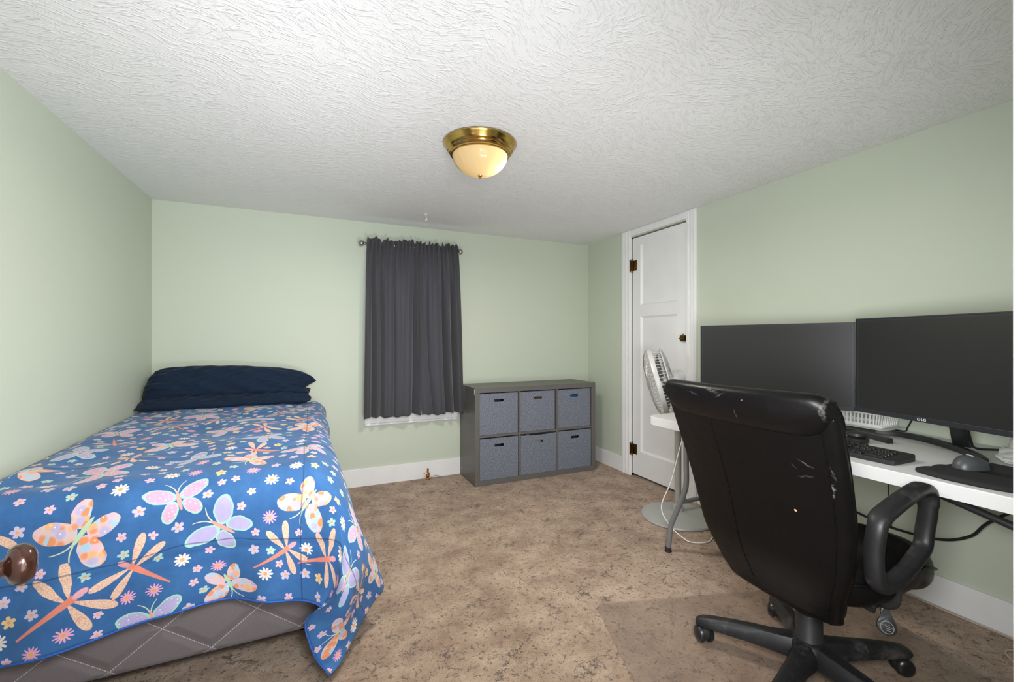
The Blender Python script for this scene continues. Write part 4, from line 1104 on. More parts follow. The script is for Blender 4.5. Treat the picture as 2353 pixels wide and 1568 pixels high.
for k in range(64):
    a = 2 * PI * k / 64; pts = []
    for j, (r, zz) in enumerate(((RF - 0.004, -0.012), (RF - 0.010, -0.045), (RF - 0.020, -0.066), (RF - 0.040, -0.078), (0.14, -0.088), (0.06, -0.092))):
        pts.append(fc + ux * r * math.cos(a) + uy * r * math.sin(a) + fax * zz)
    tube(b, pts, 0.0016, 5)
lathe(b, [(RF - 0.016, -0.060), (RF - 0.012, -0.066), (RF - 0.020, -0.070), (RF - 0.024, -0.064), (RF - 0.016, -0.060)], 64, m)
obj('rear_grille', b, 'fan_grey', fn, 60)
for k in range(3):
    b = B(); a0 = 2 * PI * k / 3
    def bl(u, v):
        r = 0.03 + 0.155 * v; a = a0 + (u - 0.5) * (1.25 - 0.35 * v) + 0.35 * v
        return fc + ux * r * math.cos(a) + uy * r * math.sin(a) + fax * (-0.02 + 0.045 * (u - 0.5))
    grid(b, bl, 10, 8)
    o = obj('blade', b, 'blade', fn, 180); solid(o, 0.002, 0)
b = B()
tube(b, smoothpts([(3.05, -1.50, 0.66), (2.99, -1.58, 0.655), (2.92, -1.66, 0.62), (2.850, -1.68, 0.50), (2.80, -1.67, 0.33), (2.775, -1.62, 0.17), (2.80, -1.66, 0.075), (2.84, -1.72, 0.02), (2.87, -1.76, 0.006), (2.95, -1.79, 0.006), (3.05, -1.745, 0.006), (3.15, -1.70, 0.006), (3.30, -1.80, 0.006), (3.35, -1.95, 0.010)], 7), 0.0032, 8)
bmesh.ops.translate(b, vec=(-3.075, 1.447, 0), verts=b.verts)
obj('power_cord', b, 'cord_w', fn, 180)['label'] = 'white cord looping down over the round base'

# ------------------------------------------------------------------ monitors
def monitor(name, label, left, right, z0, z1, full, depth=0.045, chin=0.018, rim=0.012):
    """left, right: plan positions of the front lower corners; the panel faces the chair"""
    L = Vector((*left, 0)); Rr = Vector((*right, 0)); d = (Rr - L).normalized()
    th = thing(name, label, 'monitor', (L.x, L.y, 0.72), math.atan2(d.y, d.x))
    w = full; a0, a1 = z0 - 0.72, z1 - 0.72
    b = B()
    # local x to the right as seen, local y away from the viewer
    box(b, 0, w, 0, 0.012, a0, a1, 0.0015)
    box(b, 0.03, w - 0.03, 0.012, 0.022, a0 + 0.02, a1 - 0.02, 0.004)
    box(b, w * 0.18, w * 0.82, 0.02, depth, a0 + 0.05, a1 - 0.09, 0.012, 3)
    # front lip standing proud of the glass
    box(b, 0, w, -0.0025, 0.001, a1 - 0.004, a1); box(b, 0, 0.004, -0.0025, 0.001, a0, a1); box(b, w - 0.004, w, -0.0025, 0.001, a0, a1)
    box(b, 0, w, -0.004, 0.001, a0, a0 + chin, 0.0008)
    obj('housing', b, 'bezel', th)
    b = B(); box(b, rim, w - rim, -0.0012, -0.0002, a0 + chin + 0.002, a1 - rim); obj('screen', b, 'screen', th)
    return th, w, a0, a1
def to_local(th, p):
    return th.matrix_basis.inverted() @ Vector(p)
m2, w2, z20, z21 = monitor('monitor', 'black monitor on the right with a pale logo on its chin, nearest the door jamb', (2.984, -2.502), (2.820, -3.103), 0.838, 1.216, 0.622)
m1, w1, z10, z11 = monitor('monitor', 'black monitor on the left, partly behind the chair back', (2.806, -1.872), (3.004, -2.487), 0.832, 1.2035, 0.646)
m1.location = (2.806, -1.872, 0.72)
# logo: ring with L and G, then LG beside it
lg = thing('tmp', None, None); bpy.data.objects.remove(lg)
b = B(); lathe(b, [(0.0042, 0), (0.0052, 0), (0.0052, 0.0005), (0.0042, 0.0005), (0.0042, 0)], 24, along((0, -1, 0), (0, 0, 0)))
box(b, -0.0022, -0.0016, -0.0006, 0, -0.002, 0.0025); box(b, -0.0022, 0.0006, -0.0006, 0, -0.002, -0.0014); box(b, 0.001, 0.0042, -0.0006, 0, -0.0004, 0.0003)
o = obj('logo', b, 'logo', m2, loc=(w2 / 2 - 0.068, -0.0043, z20 + 0.009)); o['label'] = 'pale round logo on the monitor chin'
text_mesh('logo_text', 'LG', 0.013, 'logo', m2, (w2 / 2 - 0.052, -0.0043, z20 + 0.009), (R(90), 0, 0), 0.0003)
def arc_stand(th, neck_pts, arc_pts, h=0.020, wd=0.012):
    b = B()
    pts = [to_local(th, p) for p in smoothpts(arc_pts, 8)]
    # a flat-topped curved rail
    rings = []
    for i, p in enumerate(pts):
        d = (pts[min(i + 1, len(pts) - 1)] - pts[max(i - 1, 0)]); d.z = 0; d.normalize(); nrm = Vector((-d.y, d.x, 0))
        rings.append([b.verts.new(p + nrm * s * wd + Vector((0, 0, z))) for s, z in ((-1, 0), (-1, h * 0.8), (-0.8, h), (0.8, h), (1, h * 0.8), (1, 0))])
    for a, c in zip(rings, rings[1:]):
        for k in range(6): b.faces.new((a[k], a[(k + 1) % 6], c[(k + 1) % 6], c[k]))
    b.faces.new(rings[0][::-1]); b.faces.new(rings[-1])
    obj('stand_foot', b, 'black_pl', th, 40)
    b = B(); a, c = [to_local(th, p) for p in neck_pts]
    dv = c - a
    grid(b, lambda u, v: a + dv * v + Vector((0.030 * math.cos(2 * PI * u) * (1 - 0.18 * v), 0.011 * math.sin(2 * PI * u), 0)), 20, 6, True)
    for f in (0, 1):
        p = a + dv * f; r = 0.030 * (1 - 0.18 * f)
        vs = [b.verts.new(p + Vector((r * math.cos(2 * PI * k / 20), 0.011 * math.sin(2 * PI * k / 20), 0))) for k in range(20)]; b.faces.new(vs)
    obj('stand_neck', b, 'black_pl', th, 60)
arc_stand(m2, [(3.150, -2.765, 0.735), (2.945, -2.800, 1.00)], [(2.965, -2.885, 0.7205), (3.035, -2.840, 0.7205), (3.120, -2.755, 0.7205), (3.190, -2.650, 0.7205), (3.215, -2.550, 0.7205), (3.195, -2.470, 0.7205)])
arc_stand(m1, [(3.115, -2.262, 0.735), (2.945, -2.190, 1.00)], [(3.025, -2.600, 0.7205), (3.062, -2.520, 0.7205), (3.105, -2.400, 0.7205), (3.120, -2.260, 0.7205), (3.085, -2.110, 0.7205), (3.01, -2.01, 0.7205)])

# desk things -------------------------------------------------------
def keyboard():
    L, Dp = 0.44, 0.135
    th = thing('keyboard', 'black wired keyboard lying on the table behind the chair back', 'keyboard', (2.736, -2.556, 0.721), R(-91))
    b = B()
    # local x to the right, y away from the typist
    poly = [(-L / 2 + 0.008, -Dp / 2), (L / 2 - 0.008, -Dp / 2), (L / 2, -Dp / 2 + 0.008), (L / 2, Dp / 2 - 0.006), (L / 2 - 0.006, Dp / 2), (-L / 2 + 0.006, Dp / 2), (-L / 2, Dp / 2 - 0.006), (-L / 2, -Dp / 2 + 0.008)]
    prism(b, poly, 0, 0.014, 0.003, 2)
    for v in b.verts:
        if v.co.z > 0.006: v.co.z += (v.co.y + Dp / 2) / Dp * 0.010
    obj('keyboard_base', b, 'black_pl', th, 40)
    def keymesh(w, d):
        b = B(); box(b, -w / 2, w / 2, -d / 2, d / 2, 0, 0.007, 0.0015, 2)
        for v in b.verts:
            if v.co.z > 0.005: v.co.x *= 0.88; v.co.y *= 0.86
        me = bpy.data.meshes.new('key'); b.to_mesh(me); b.free(); me.materials.append(M['key']); return me
    cache = {}; pitch = 0.0190; n = 0
    for r in range(6):
        y = -Dp / 2 + 0.017 + r * 0.0192 + (0.004 if r == 5 else 0)
        layout = []
        if r == 0: xs_ = [(0, 1.3), (1.4, 1.1), (2.6, 1.1), (3.8, 5.6), (9.5, 1.1), (10.7, 1.1), (11.9, 1.2), (13.2, 1.4), (15, 1), (16, 1), (17, 1), (18.4, 2), (20.4, 1)]
        elif r == 1: xs_ = [(0, 2.2)] + [(2.3 + k, 1) for k in range(10)] + [(12.4, 2.2), (16, 1), (18.4, 1), (19.4, 1), (20.4, 1)]
        elif r == 5: xs_ = [(0, 1)] + [(2 + k + (k // 4) * 0.4, 1) for k in range(12)] + [(15, 1), (16, 1), (17, 1)]
        else: xs_ = [(0, 1.4)] + [(1.5 + k, 1) for k in range(12)] + [(13.6, 1)] + ([(15, 1), (16, 1), (17, 1)] if r > 2 else []) + [(18.4, 1), (19.4, 1), (20.4, 1)]
        for x0, wd in xs_:
            if n >= 100: break
            k = (round(wd, 2))
            if k not in cache: cache[k] = keymesh(pitch * wd - 0.0018, 0.0172)
            o = bpy.data.objects.new('key', cache[k]); o.parent = th
            o.location = (-L / 2 + 0.012 + (x0 + wd / 2) * pitch * 0.97, y, 0.0135 + (y + Dp / 2) / Dp * 0.010)
            o.rotation_euler = (R(4), 0, 0); COL.objects.link(o); n += 1
keyboard()

mp = thing('mouse_pad', 'black mouse pad with a rounded wrist rest at the table edge', 'mouse pad', (0, 0, 0))
b = B()
pad = [(2.760, -2.850), (2.830, -2.842), (2.990, -2.862), (2.985, -3.085), (2.820, -3.085), (2.745, -3.060), (2.740, -2.90)]
prism(b, pad, TZ + 0.0004, TZ + 0.004, 0.001, 1); obj('pad_sheet', b, 'pad', mp, 40)
b = B()      # wrist rest: cushion with a shaped outline
out = smoothpts([(2.668, -2.832, 0), (2.650, -2.850, 0), (2.636, -2.900, 0), (2.634, -2.960, 0), (2.640, -3.015, 0), (2.660, -3.050, 0), (2.700, -3.062, 0), (2.745, -3.052, 0), (2.765, -3.020, 0), (2.765, -2.960, 0), (2.770, -2.900, 0), (2.785, -2.862, 0), (2.760, -2.842, 0), (2.72, -2.846, 0), (2.695, -2.836, 0)], 5, True)
c = Vector((2.705, -2.945, 0)); rg = []
for q, z in ((1.0, 0.0006), (1.02, 0.006), (1.0, 0.011), (0.93, 0.0150), (0.80, 0.0175), (0.55, 0.0185), (0.25, 0.0185)):
    rg.append([b.verts.new(Vector((c.x + (p.x - c.x) * q, c.y + (p.y - c.y) * q, TZ + z))) for p in out])
for a, d in zip(rg, rg[1:]):
    for k in range(len(a)): b.faces.new((a[k], a[(k + 1) % len(a)], d[(k + 1) % len(a)], d[k]))
b.faces.new(rg[-1]); b.faces.new(rg[0][::-1]); obj('wrist_rest', b, 'pad', mp, 180)

ms = thing('computer_mouse', 'charcoal computer mouse resting on the black pad', 'mouse', (2.790, -2.920, TZ + 0.0185), R(-18))
def mouse_surf(u, v, k=1.0):
    a = 2 * PI * u; e = v
    ln, wd, ht = 0.058, 0.034, 0.037
    cx, sx = math.cos(a), math.sin(a)
    rr = math.cos(e * PI / 2) ** 0.72 if e < 1 else 0
    x = ln * cx * rr; y = wd * sx * rr * (1 - 0.12 * cx)
    hgt = ht * math.sin(e * PI / 2) ** 1.0 * (1.0 - 0.30 * (x / ln) - 0.22 * (x / ln) ** 2)
    return Vector((x * k, y * k, hgt * k))
b = B(); grid(b, lambda u, v: mouse_surf(u, v), 40, 16, True)
bmesh.ops.remove_doubles(b, verts=b.verts, dist=0.0004); obj('shell', b, 'mouse', ms, 180)
b = B()
vs = grid(b, lambda u, v: mouse_surf((0.5 + (u - 0.5) * 0.34 + 0.25) % 1 * 0 + (0.80 + u * 0.32) % 1, v * 0.40) * 1.012, 14, 8)
obj('side_grip', b, 'rubber', ms, 180)['label'] = 'black rubber grip'
b = B(); tube(b, [(0.028, -0.004, 0.0235), (0.028, 0.004, 0.0235)], 0.008, 14); obj('scroll_wheel', b, 'rubber', ms, 60)
b = B()
pth = smoothpts([(-0.018, -0.006, 0), (-0.014, -0.009, 0), (-0.008, -0.007, 0), (-0.006, 0, 0), (-0.008, 0.006, 0), (-0.013, 0.008, 0)], 4)
for p in pth: p.z = 0.037 * (1 - 0.30 * p.x / 0.058 - 0.22 * (p.x / 0.058) ** 2) * 0.985
tube(b, pth, 0.0016, 6); obj('logo', b, 'logo', ms, 180)['label'] = 'pale curl logo'

# small round black gadget beside the keyboard
b = B()
lathe(b, [(0, 0), (0.036, 0), (0.040, 0.004), (0.040, 0.014), (0.034, 0.018), (0.028, 0.019), (0.030, 0.022), (0.036, 0.026), (0.034, 0.036), (0.020, 0.040), (0, 0.041)], 36)
tag(obj('webcam_puck', b, 'black_pl', None, 50, loc=(2.945, -2.525, TZ + 0.0005)), 'round two-tier black gadget just above the keyboard', 'gadget')

# white slotted basket on a card
b = B(); box(b, 3.155, 3.325, -2.520, -2.330, TZ + 0.0225, TZ + 0.0245)
tag(obj('card_sheet', b, 'paper', None, None), 'white card lying under the slotted basket', 'card')
bk = thing('plastic_basket', 'white slotted plastic basket behind the monitors, against the wall', 'basket', (3.262, -2.345, TZ + 0.0247))
b = B(); bw, bl_, bh = 0.078, 0.155, 0.068
box(b, -bw + .008, bw - .008, -bl_ + .008, bl_ - .008, 0, 0.003)
ring = rrect(-bw, bw, -bl_, bl_, 0.03, 5); nr = len(ring)
tube(b, [(x, y, bh) for x, y in ring], 0.0035, 8, True)
tube(b, [(x * 0.93, y * 0.96, 0.006) for x, y in ring], 0.0045, 8, True)
def wallband(z0, z1, s0, s1):
    vs0 = [b.verts.new((x * s0, y * s0, z0)) for x, y in ring]; vs1 = [b.verts.new((x * s1, y * s1, z1)) for x, y in ring]
    for k in range(nr): b.faces.new((vs0[k], vs0[(k + 1) % nr], vs1[(k + 1) % nr], vs1[k]))
wallband(0.0, 0.014, 0.94, 0.95); wallband(0.056, bh, 0.985, 1.0)
per = []
for k in range(nr):
    p, q = Vector((*ring[k], 0)), Vector((*ring[(k + 1) % nr], 0)); L_ = (q - p).length; m_ = max(1, int(L_ / 0.0150))
    for j in range(m_): per.append(p + (q - p) * j / m_)
for p in per: tube(b, [(p.x * 0.945, p.y * 0.945, 0.010), (p.x * 0.99, p.y * 0.99, 0.060)], 0.0028, 6)
obj('basket_body', b, 'basket_white', bk, 60)

# receipts in a clear sleeve
sl = thing('plastic_sleeve', 'crumpled clear plastic sleeve lying at the right end of the table', 'plastic bag', (3.095, -2.985, TZ + 0.013), R(8))
b = B()
def slv(u, v): return Vector(((u - 0.5) * 0.13, (v - 0.5) * 0.20, 0.010 + 0.012 * math.sin(7 * u + 2) * math.sin(6 * v) + 0.008 * math.sin(17 * u + 13 * v) + 0.018 * u))
grid(b, slv, 24, 30); o = obj('sleeve_film', b, 'sleeve', sl, 180); solid(o, 0.0006, 0)
b = B()
def rc(u, v): return Vector(((u - 0.5) * 0.15, (v - 0.5) * 0.15, 0.0 + 0.060 * u ** 1.3 + 0.006 * math.sin(8 * v + 3 * u)))
grid(b, rc, 20, 20)
o = obj('paper_slip', b, 'paper', None, 180, loc=(3.095, -2.975, TZ + 0.012), rot=(0, 0, R(10))); solid(o, 0.0006, 0)
tag(o, 'curled paper slip with printed lines in the clear sleeve', 'paper')
b = B()
for k, (v0, v1, uu) in enumerate(((0.15, 0.9, 0.62), (0.1, 0.75, 0.74), (0.2, 0.6, 0.86), (0.3, 0.8, 0.42), (0.25, 0.35, 0.93))):
    pts = [rc(uu, v0 + (v1 - v0) * j / 8) + Vector((0, 0, 0.0012)) for j in range(9)]
    tube(b, pts, 0.0007, 4)
obj('printed_lines', b, 'ink', o, None)

# cables
def cord(name, pts, r, mat, label, cat='cable', k=8):
    b = B(); tube(b, smoothpts(pts, k), r, 8); return tag(obj(name, b, mat, None, 180), label, cat)
cord('power_cable', [(3.345, -2.30, 0.30), (3.352, -2.45, 0.275), (3.350, -2.62, 0.290), (3.34, -2.72, 0.345), (3.31, -2.78, 0.425), (3.30, -2.87, 0.512), (3.29, -3.02, 0.61), (3.25, -3.18, 0.64)], 0.0055, 'cord_b', 'thick black power cable sagging under the table by the wall')
cord('thin_wire', [(3.36, -2.432, 0.70), (3.362, -2.434, 0.56), (3.362, -2.438, 0.42), (3.360, -2.44, 0.30), (3.355, -2.47, 0.27)], 0.0022, 'cord_b', 'thin black wire hanging straight down the wall below the table edge')
cord('monitor_lead', [(3.01, -2.83, 0.83), (3.12, -2.80, 0.765), (3.19, -2.79, 0.728), (3.25, -2.84, 0.726), (3.29, -2.93, 0.726), (3.31, -3.05, 0.726)], 0.004, 'cord_b', 'black lead behind the right monitor, lying on the white table')
cord('basket_lead', [(3.315, -2.56, 0.86), (3.325, -2.545, 0.82), (3.32, -2.545, 0.79), (3.325, -2.525, 0.745), (3.335, -2.51, 0.726), (3.34, -2.45, 0.725)], 0.0028, 'cord_b', 'thin black lead curling down beside the white basket')
cord('skirting_cable', [(3.355, -2.30, 0.004), (3.352, -2.50, 0.004), (3.345, -2.66, 0.004), (3.350, -2.80, 0.004), (3.345, -2.95, 0.004), (3.35, -3.1, 0.004)], 0.0045, 'cord_t', 'beige cable lying along the foot of the right baseboard')
cord('loop_cord', [(3.34, -2.86, 0.005), (3.27, -2.865, 0.006), (3.232, -2.856, 0.010), (3.205, -2.862, 0.008), (3.185, -2.885, 0.005), (3.15, -2.915, 0.005), (3.11, -2.96, 0.005)], 0.0038, 'cord_t', 'loop of beige cord on the carpet at the lower right', k=8)

# ------------------------------------------------------------------ chair mat
A_, B_, C_, D_ = Vector((2.045, -2.005, 0)), Vector((3.135, -2.330, 0)), Vector((2.90, -3.26, 0)), Vector((1.740, -2.94, 0))
b = B()
corners = [A_, B_, C_, D_]; poly = []
for i in range(4):
    p0, p1, p2 = corners[i - 1], corners[i], corners[(i + 1) % 4]
    a = p1 + (p0 - p1).normalized() * 0.04; c = p1 + (p2 - p1).normalized() * 0.04
    for k in range(7):
        t = k / 6; q = a * (1 - t) ** 2 + p1 * 2 * t * (1 - t) + c * t * t; poly.append((q.x, q.y))
prism(b, poly, 0.002, 0.0055, 0.0015, 1)
tag(obj('chair_mat', b, 'mat', None, None), 'clear plastic mat on the carpet under the office chair', 'floor mat')

# ------------------------------------------------------------------ office chair
CH = (2.459, -2.636, 0.0055); CR = R(2.0)
ch = thing('office_chair', 'black leather office chair with loop armrests, pulled up to the table', 'chair', CH, CR)
base_ang = [50.9 - 2 + 72 * k for k in range(5)]
b = B()
lathe(b, [(0.0, 0.060), (0.030, 0.060), (0.052, 0.066), (0.062, 0.090), (0.054, 0.122), (0.040, 0.132), (0.0, 0.132)], 40)
obj('base_hub', b, 'worn', ch, 50)
for a in base_ang:
    c_, s_ = math.cos(R(a)), math.sin(R(a))
    b = B(); rings = []
    prof = [(0.020, 0.034, 0.128, 0.066), (0.060, 0.038, 0.127, 0.062), (0.110, 0.031, 0.121, 0.062), (0.180, 0.028, 0.115, 0.062), (0.250, 0.027, 0.106, 0.061), (0.300, 0.027, 0.098, 0.060), (0.333, 0.025, 0.091, 0.059), (0.352, 0.016, 0.080, 0.060)]
    for r, hw, zt, zb in prof:
        sec = [(-hw * 0.75, zb), (-hw, zb + 0.006), (-hw, zb + (zt - zb) * 0.55), (-hw * 0.62, zt - 0.003), (-hw * 0.35, zt), (hw * 0.35, zt), (hw * 0.62, zt - 0.003), (hw, zb + (zt - zb) * 0.55), (hw, zb + 0.006), (hw * 0.75, zb)]
        rings.append([b.verts.new((r * c_ - y * s_, r * s_ + y * c_, z)) for y, z in sec])
    for p, q in zip(rings, rings[1:]):
        for k in range(10): b.faces.new((p[k], p[(k + 1) % 10], q[(k + 1) % 10], q[k]))
    b.faces.new(rings[0][::-1]); b.faces.new(rings[-1])
    obj('base_arm', b, 'worn', ch, 42)
    # caster: stem, hood and two wheels
    cx, cy = 0.325 * c_, 0.325 * s_
    th_ = R(a + {0: 70, 1: 35, 2: -20, 3: 60, 4: 80}[base_ang.index(a)])
    b = B(); tube(b, [(cx, cy, 0.045), (cx, cy, 0.070)], 0.0085, 10)
    d = Vector((math.cos(th_), math.sin(th_), 0))
    for j in range(1):
        lathe(b, [(0, -0.009), (0.026, -0.009), (0.027, 0), (0.026, 0.009), (0, 0.009)], 24, along(d, (cx, cy, 0.0335)))
    cs = obj('caster', b, 'black_pl', ch, 50)
    for sd_ in (-1, 1):
        b = B(); lathe(b, [(0, 0.022), (0.016, 0.022), (0.025, 0.018), (0.0296, 0.009), (0.0300, 0), (0.022, -0.002), (0, -0.002)], 28, along(d * sd_, Vector((cx, cy, 0.0302)) + d * sd_ * 0.0095))
        obj('wheel', b, 'wheel', cs, 50)
b = B(); lathe(b, [(0.0, 0.11), (0.041, 0.11), (0.041, 0.122), (0.0395, 0.124), (0.0385, 0.215), (0.037, 0.219), (0.033, 0.221), (0.033, 0.255), (0.029, 0.258), (0.0155, 0.259), (0.0155, 0.34), (0, 0.34)], 36)
obj('gas_column', b, 'black_pl', ch, 45)
b = B(); box(b, -0.12, 0.12, -0.085, 0.085, 0.318, 0.352, 0.012, 3); box(b, -0.17, -0.05, -0.045, 0.045, 0.312, 0.345, 0.01, 3)
for sy in (-1, 1): box(b, -0.01, 0.05, sy * 0.05, sy * 0.19, 0.330, 0.342, 0.004)
obj('tilt_plate', b, 'black_pl', ch, 40)
# seat cushion
def seat_surf(u, v):
    a = 2 * PI * u; p = 4.0
    ca, sa = math.cos(a), math.sin(a); q = (abs(ca) ** p + abs(sa) ** p) ** (-1 / p)
    vv = v * PI - PI / 2
    rr = max(math.cos(vv), 0) ** 0.42; hz = math.sin(vv)
    x = 0.068 + 0.262 * ca * q * rr; y = 0.246 * sa * q * rr
    z = 0.427 + 0.090 * (abs(hz) ** 0.8) * (1 if hz > 0 else -1)
    if x > 0.14: z -= (x - 0.14) * 0.35                                # waterfall front
    z += 0.010 * (y / 0.24) ** 2 + 0.0035 * math.sin(26 * x + 9 * y) * math.sin(19 * y + 2) * (1 if hz > -0.5 else 0)
    z += 0.004 * math.sin(55 * a / 6.28) * rr ** 8 * (1 - rr) * 3
    return Vector((x, y, z))
b = B(); grid(b, seat_surf, 120, 30, True); bmesh.ops.remove_doubles(b, verts=b.verts, dist=0.0008)
seat = obj('seat', b, 'leather', ch, 180)
b = B()
pp_ = []
for k in range(100):
    a = 2 * PI * k / 100; p = 4.0; ca, sa = math.cos(a), math.sin(a); q = (abs(ca) ** p + abs(sa) ** p) ** (-1 / p)
    x = 0.068 + 0.265 * ca * q; y = 0.249 * sa * q; z = 0.440 - (max(0, x - 0.14)) * 0.35 + 0.010 * (y / 0.24) ** 2
    pp_.append((x, y, z))
tube(b, pp_, 0.0045, 8, True); obj('seam_piping', b, 'leather', seat, 180)

# backrest: outline rows (height along the back), centre x, half width, sideways wrap, thickness
rows_b = [  # z, x of outer face, half width, wrap forward at the sides, thickness
    (0.285, -0.140, 0.090, 0.006, 0.040),
    (0.300, -0.158, 0.142, 0.008, 0.050),
    (0.340, -0.186, 0.172, 0.010, 0.056),
    (0.400, -0.218, 0.191, 0.014, 0.060),
    (0.470, -0.246, 0.217, 0.018, 0.062),
    (0.550, -0.267, 0.232, 0.022, 0.062),
    (0.630, -0.288, 0.242, 0.026, 0.062),
    (0.710, -0.316, 0.248, 0.030, 0.061),
    (0.790, -0.348, 0.254, 0.034, 0.060),
    (0.870, -0.381, 0.258, 0.038, 0.058),
    (0.940, -0.411, 0.260, 0.040, 0.055),
    (0.972, -0.424, 0.258, 0.040, 0.048)]
zr = [r[0] for r in rows_b]; RB = np.array([r[1:] for r in rows_b])
def back_at(z): return herm(zr, RB, np.array([z]))[0]
def back_pt(s, z, face):      # s -1..1 right..left ; face 0 outer, 1 inner
    x0, hw, wrap, th_ = back_at(z)
    xx = x0 + wrap * abs(s) ** 2.4
    y = s * hw
    if face: xx += th_ * (1 - 0.25 * abs(s) ** 3) + 0.012 * math.cos(s * PI * 1.5) * 0.5; y = s * (hw - 0.004)
    return Vector((xx, y, z))
b = B()
nz = 48; zz_ = [0.285 + (0.972 - 0.285) * (k / (nz - 1)) ** 1.15 for k in range(nz)]
ns = 40
def shell(u, v):
    z = zz_[min(int(round(v * (nz - 1))), nz - 1)]
    k = u * 2 * ns
    uu = u * 4 % 4
    # four sides: outer (0..1.8), edge, inner, edge
    seg = u
    if seg < 0.45: s = -1 + 2 * seg / 0.45; return back_pt(s, z, 0) 
    if seg < 0.5:
        t = (seg - 0.45) / 0.05; p, q = back_pt(1, z, 0), back_pt(1, z, 1); r = p.lerp(q, t); r.y += 0.010 * math.sin(PI * t); return r
    if seg < 0.95: s = 1 - 2 * (seg - 0.5) / 0.45; return back_pt(s, z, 1)
    t = (seg - 0.95) / 0.05; p, q = back_pt(-1, z, 1), back_pt(-1, z, 0); r = p.lerp(q, t); r.y -= 0.010 * math.sin(PI * t); return r
vs = grid(b, shell, 100, nz, True)
b.faces.new(vs[0][::-1]); b.faces.new(vs[-1])
back = obj('backrest', b, 'leather_scuffed', ch, 180)
# seam lines on the outer face
b = B()
for s in (-0.25, ):
    tube(b, [back_pt(0.30 + 0.10 * (0.90 - z), z, 0) + Vector((-0.0006, 0, 0)) for z in [0.35 + 0.0142 * k for k in range(39)]], 0.0012, 5)
tube(b, [back_pt(-0.90, z, 0) + Vector((-0.001, 0, 0)) for z in [0.36 + 0.0148 * k for k in range(42)]], 0.0018, 5)
obj('stitched_seam', b, 'leather', back, 180)
# side panel piping on both edges
for s in (-1, 1):
    b = B(); tube(b, [back_pt(s, z, 1) + Vector((-0.010, s * 0.006, 0)) for z in [0.34 + 0.0158 * k for k in range(41)]], 0.0042, 6)
    obj('edge_piping', b, 'leather', back, 180)
# headrest roll folded over the top of the back
b = B()
def roll(u, v):
    s = -1 + 2 * v
    zl = 0.880 + 0.006 * s + 0.070 * abs(s) ** 12
    sh_ = 1 - 0.25 * abs(s) ** 20
    prof = [(0.004, zl), (-0.012, zl + 0.012), (-0.019, zl + (0.985 - zl) * 0.45), (-0.015, 0.968), (0.000, 0.986), (0.022, 0.992), (0.046, 0.984), (0.060, 0.962), (0.058, 0.925), (0.045, 0.900)]
    n_ = len(prof); t = u * n_; i = int(t) % n_; f = t - int(t)
    g = [prof[(i - 1) % n_], prof[i], prof[(i + 1) % n_], prof[(i + 2) % n_]]
    cr_ = [0.5 * ((2 * g[1][k]) + (g[2][k] - g[0][k]) * f + (2 * g[0][k] - 5 * g[1][k] + 4 * g[2][k] - g[3][k]) * f * f + (3 * g[1][k] - g[0][k] - 3 * g[2][k] + g[3][k]) * f ** 3) for k in (0, 1)]
    z = cr_[1]; x0, hw, wrap, th_ = back_at(min(max(z, 0.33), 0.97))
    if z > 0.97: x0 -= (z - 0.97) * 0.4
    return Vector((x0 + wrap * abs(s) ** 2.4 + 0.022 + (cr_[0] - 0.022) * sh_, s * (hw + 0.003), z if z < 0.9 else 0.9 + (z - 0.9) * sh_))
vs = grid(b, roll, 40, 60, True); b.faces.new(vs[0][::-1]); b.faces.new(vs[-1])
hr = obj('headrest_roll', b, 'leather_scuffed', ch, 180)
hr['label'] = 'rolled headrest flap, scuffed along the top'
b = B()
tube(b, [roll(0.99, v / 50) + Vector((-0.004, 0, 0.0)) for v in range(51)], 0.0022, 6)
obj('fold_seam', b, 'leather', hr, 180)
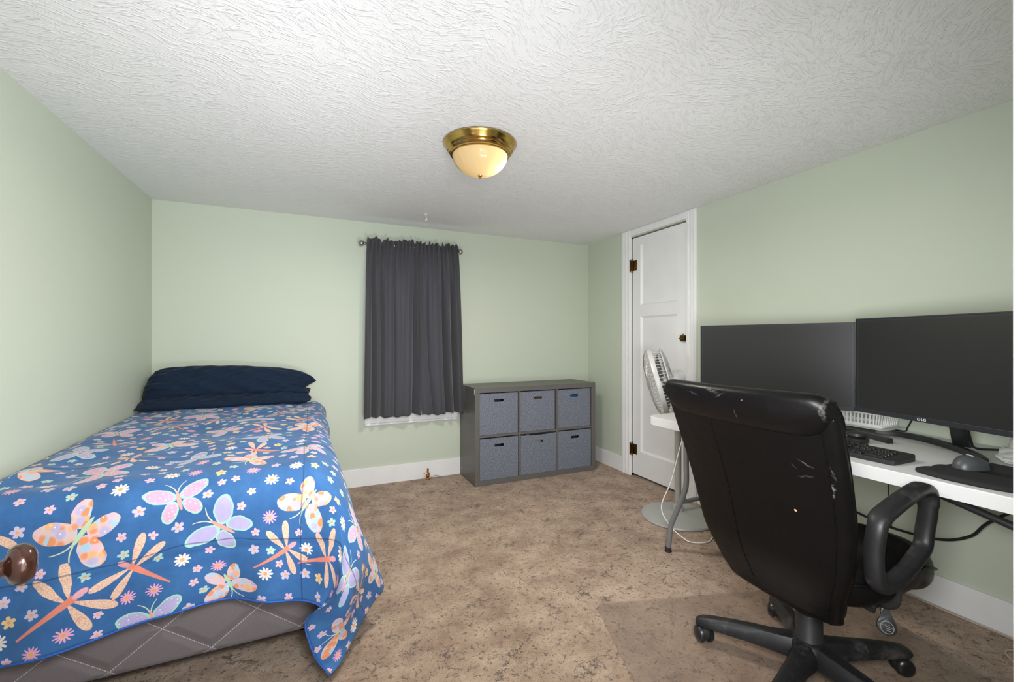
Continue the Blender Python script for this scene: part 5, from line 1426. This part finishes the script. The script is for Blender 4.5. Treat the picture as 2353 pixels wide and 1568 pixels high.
# armrests
for s in (-1, 1):
    y0 = s * 0.252
    loop = [(-0.155, 0.510), (-0.157, 0.565), (-0.155, 0.620), (-0.138, 0.648), (-0.09, 0.664), (-0.02, 0.680), (0.06, 0.693), (0.104, 0.692), (0.127, 0.670), (0.131, 0.620), (0.128, 0.560), (0.116, 0.520), (0.078, 0.496), (0.02, 0.474), (-0.05, 0.458), (-0.11, 0.458), (-0.145, 0.475)]
    pts = smoothpts([(x, y0 + s * (0.006 if z > 0.6 else 0), z) for x, z in loop], 5, True)
    b = B(); n = 14; rings = []
    for i, p in enumerate(pts):
        d = (pts[(i + 1) % len(pts)] - pts[i - 1]).normalized(); side = Vector((0, 1, 0)); up = side.cross(d).normalized()
        wide = 0.026 if p.z > 0.64 else 0.0225; thk = 0.0165 if p.z > 0.64 else 0.0165
        if p.z < 0.47: thk = 0.019; wide = 0.024
        ring_ = []
        for k in range(n):
            a = 2 * PI * k / n; ca, sa = math.cos(a), math.sin(a); q = (abs(ca) ** 2.8 + abs(sa) ** 2.8) ** (-1 / 2.8)
            ring_.append(b.verts.new(p + side * ca * q * wide + up * sa * q * thk))
        rings.append(ring_)
    m_ = len(rings)
    for i in range(m_):
        p, q = rings[i], rings[(i + 1) % m_]
        for k in range(n): b.faces.new((p[k], p[(k + 1) % n], q[(k + 1) % n], q[k]))
    ar = obj('armrest', b, 'worn', ch, 180)
    b = B(); tube(b, smoothpts([(-0.01, y0 - s * 0.004, 0.468), (-0.01, y0 - s * 0.010, 0.420), (0.0, y0 - s * 0.020, 0.372), (0.01, y0 - s * 0.050, 0.348), (0.02, y0 - s * 0.10, 0.340)], 4), 0.013, 10, flat=0.45)
    obj('arm_bracket', b, 'black_pl', ar, 40)
# tilt lever with moulded paddle
lv = obj('height_lever', (lambda b: (tube(b, [(0.02, -0.06, 0.325), (0.012, -0.12, 0.322), (0.008, -0.180, 0.318)], [0.004, 0.0045, 0.005], 10), tube(b, [(0.010, -0.145, 0.320), (0.008, -0.180, 0.318)], 0.0085, 12), b)[-1])(B()), 'black_pl', ch, 50)
b = B()
pad_o = smoothpts([(0.0, 0.032, 0), (0.012, 0.024, 0), (0.016, 0.008, 0), (0.020, -0.010, 0), (0.022, -0.028, 0), (0.014, -0.042, 0), (-0.002, -0.047, 0), (-0.018, -0.040, 0), (-0.025, -0.024, 0), (-0.020, -0.006, 0), (-0.010, 0.004, 0), (-0.008, 0.020, 0)], 4, True)
prism(b, [(p.x, p.y) for p in pad_o], -0.004, 0.004, 0.002, 2)
pdl = obj('lever_paddle', b, 'black_pl', lv, 50, loc=(0.012, -0.205, 0.312), rot=(R(72), R(-6), R(-46)))
b = B(); lathe(b, [(0.0150, 0.004), (0.0158, 0.0046), (0.0166, 0.004)], 30, Matrix.Translation((-0.002, -0.026, 0)))
tube(b, [(-0.016, -0.016, 0.0043), (0.014, -0.030, 0.0043)], 0.0006, 4)
tube(b, [(-0.006, -0.010, 0.0043), (0.001, -0.003, 0.0043), (0.007, -0.012, 0.0043)], 0.0006, 4)
for k in range(4): tube(b, [(-0.006, -0.018 - 0.005 * k, 0.0043), (0.005, -0.020 - 0.005 * k, 0.0043)], 0.0008, 4)
obj('moulded_emblem', b, plain('worn_grey_print', (0.22, 0.22, 0.22), 0.5), pdl, None)
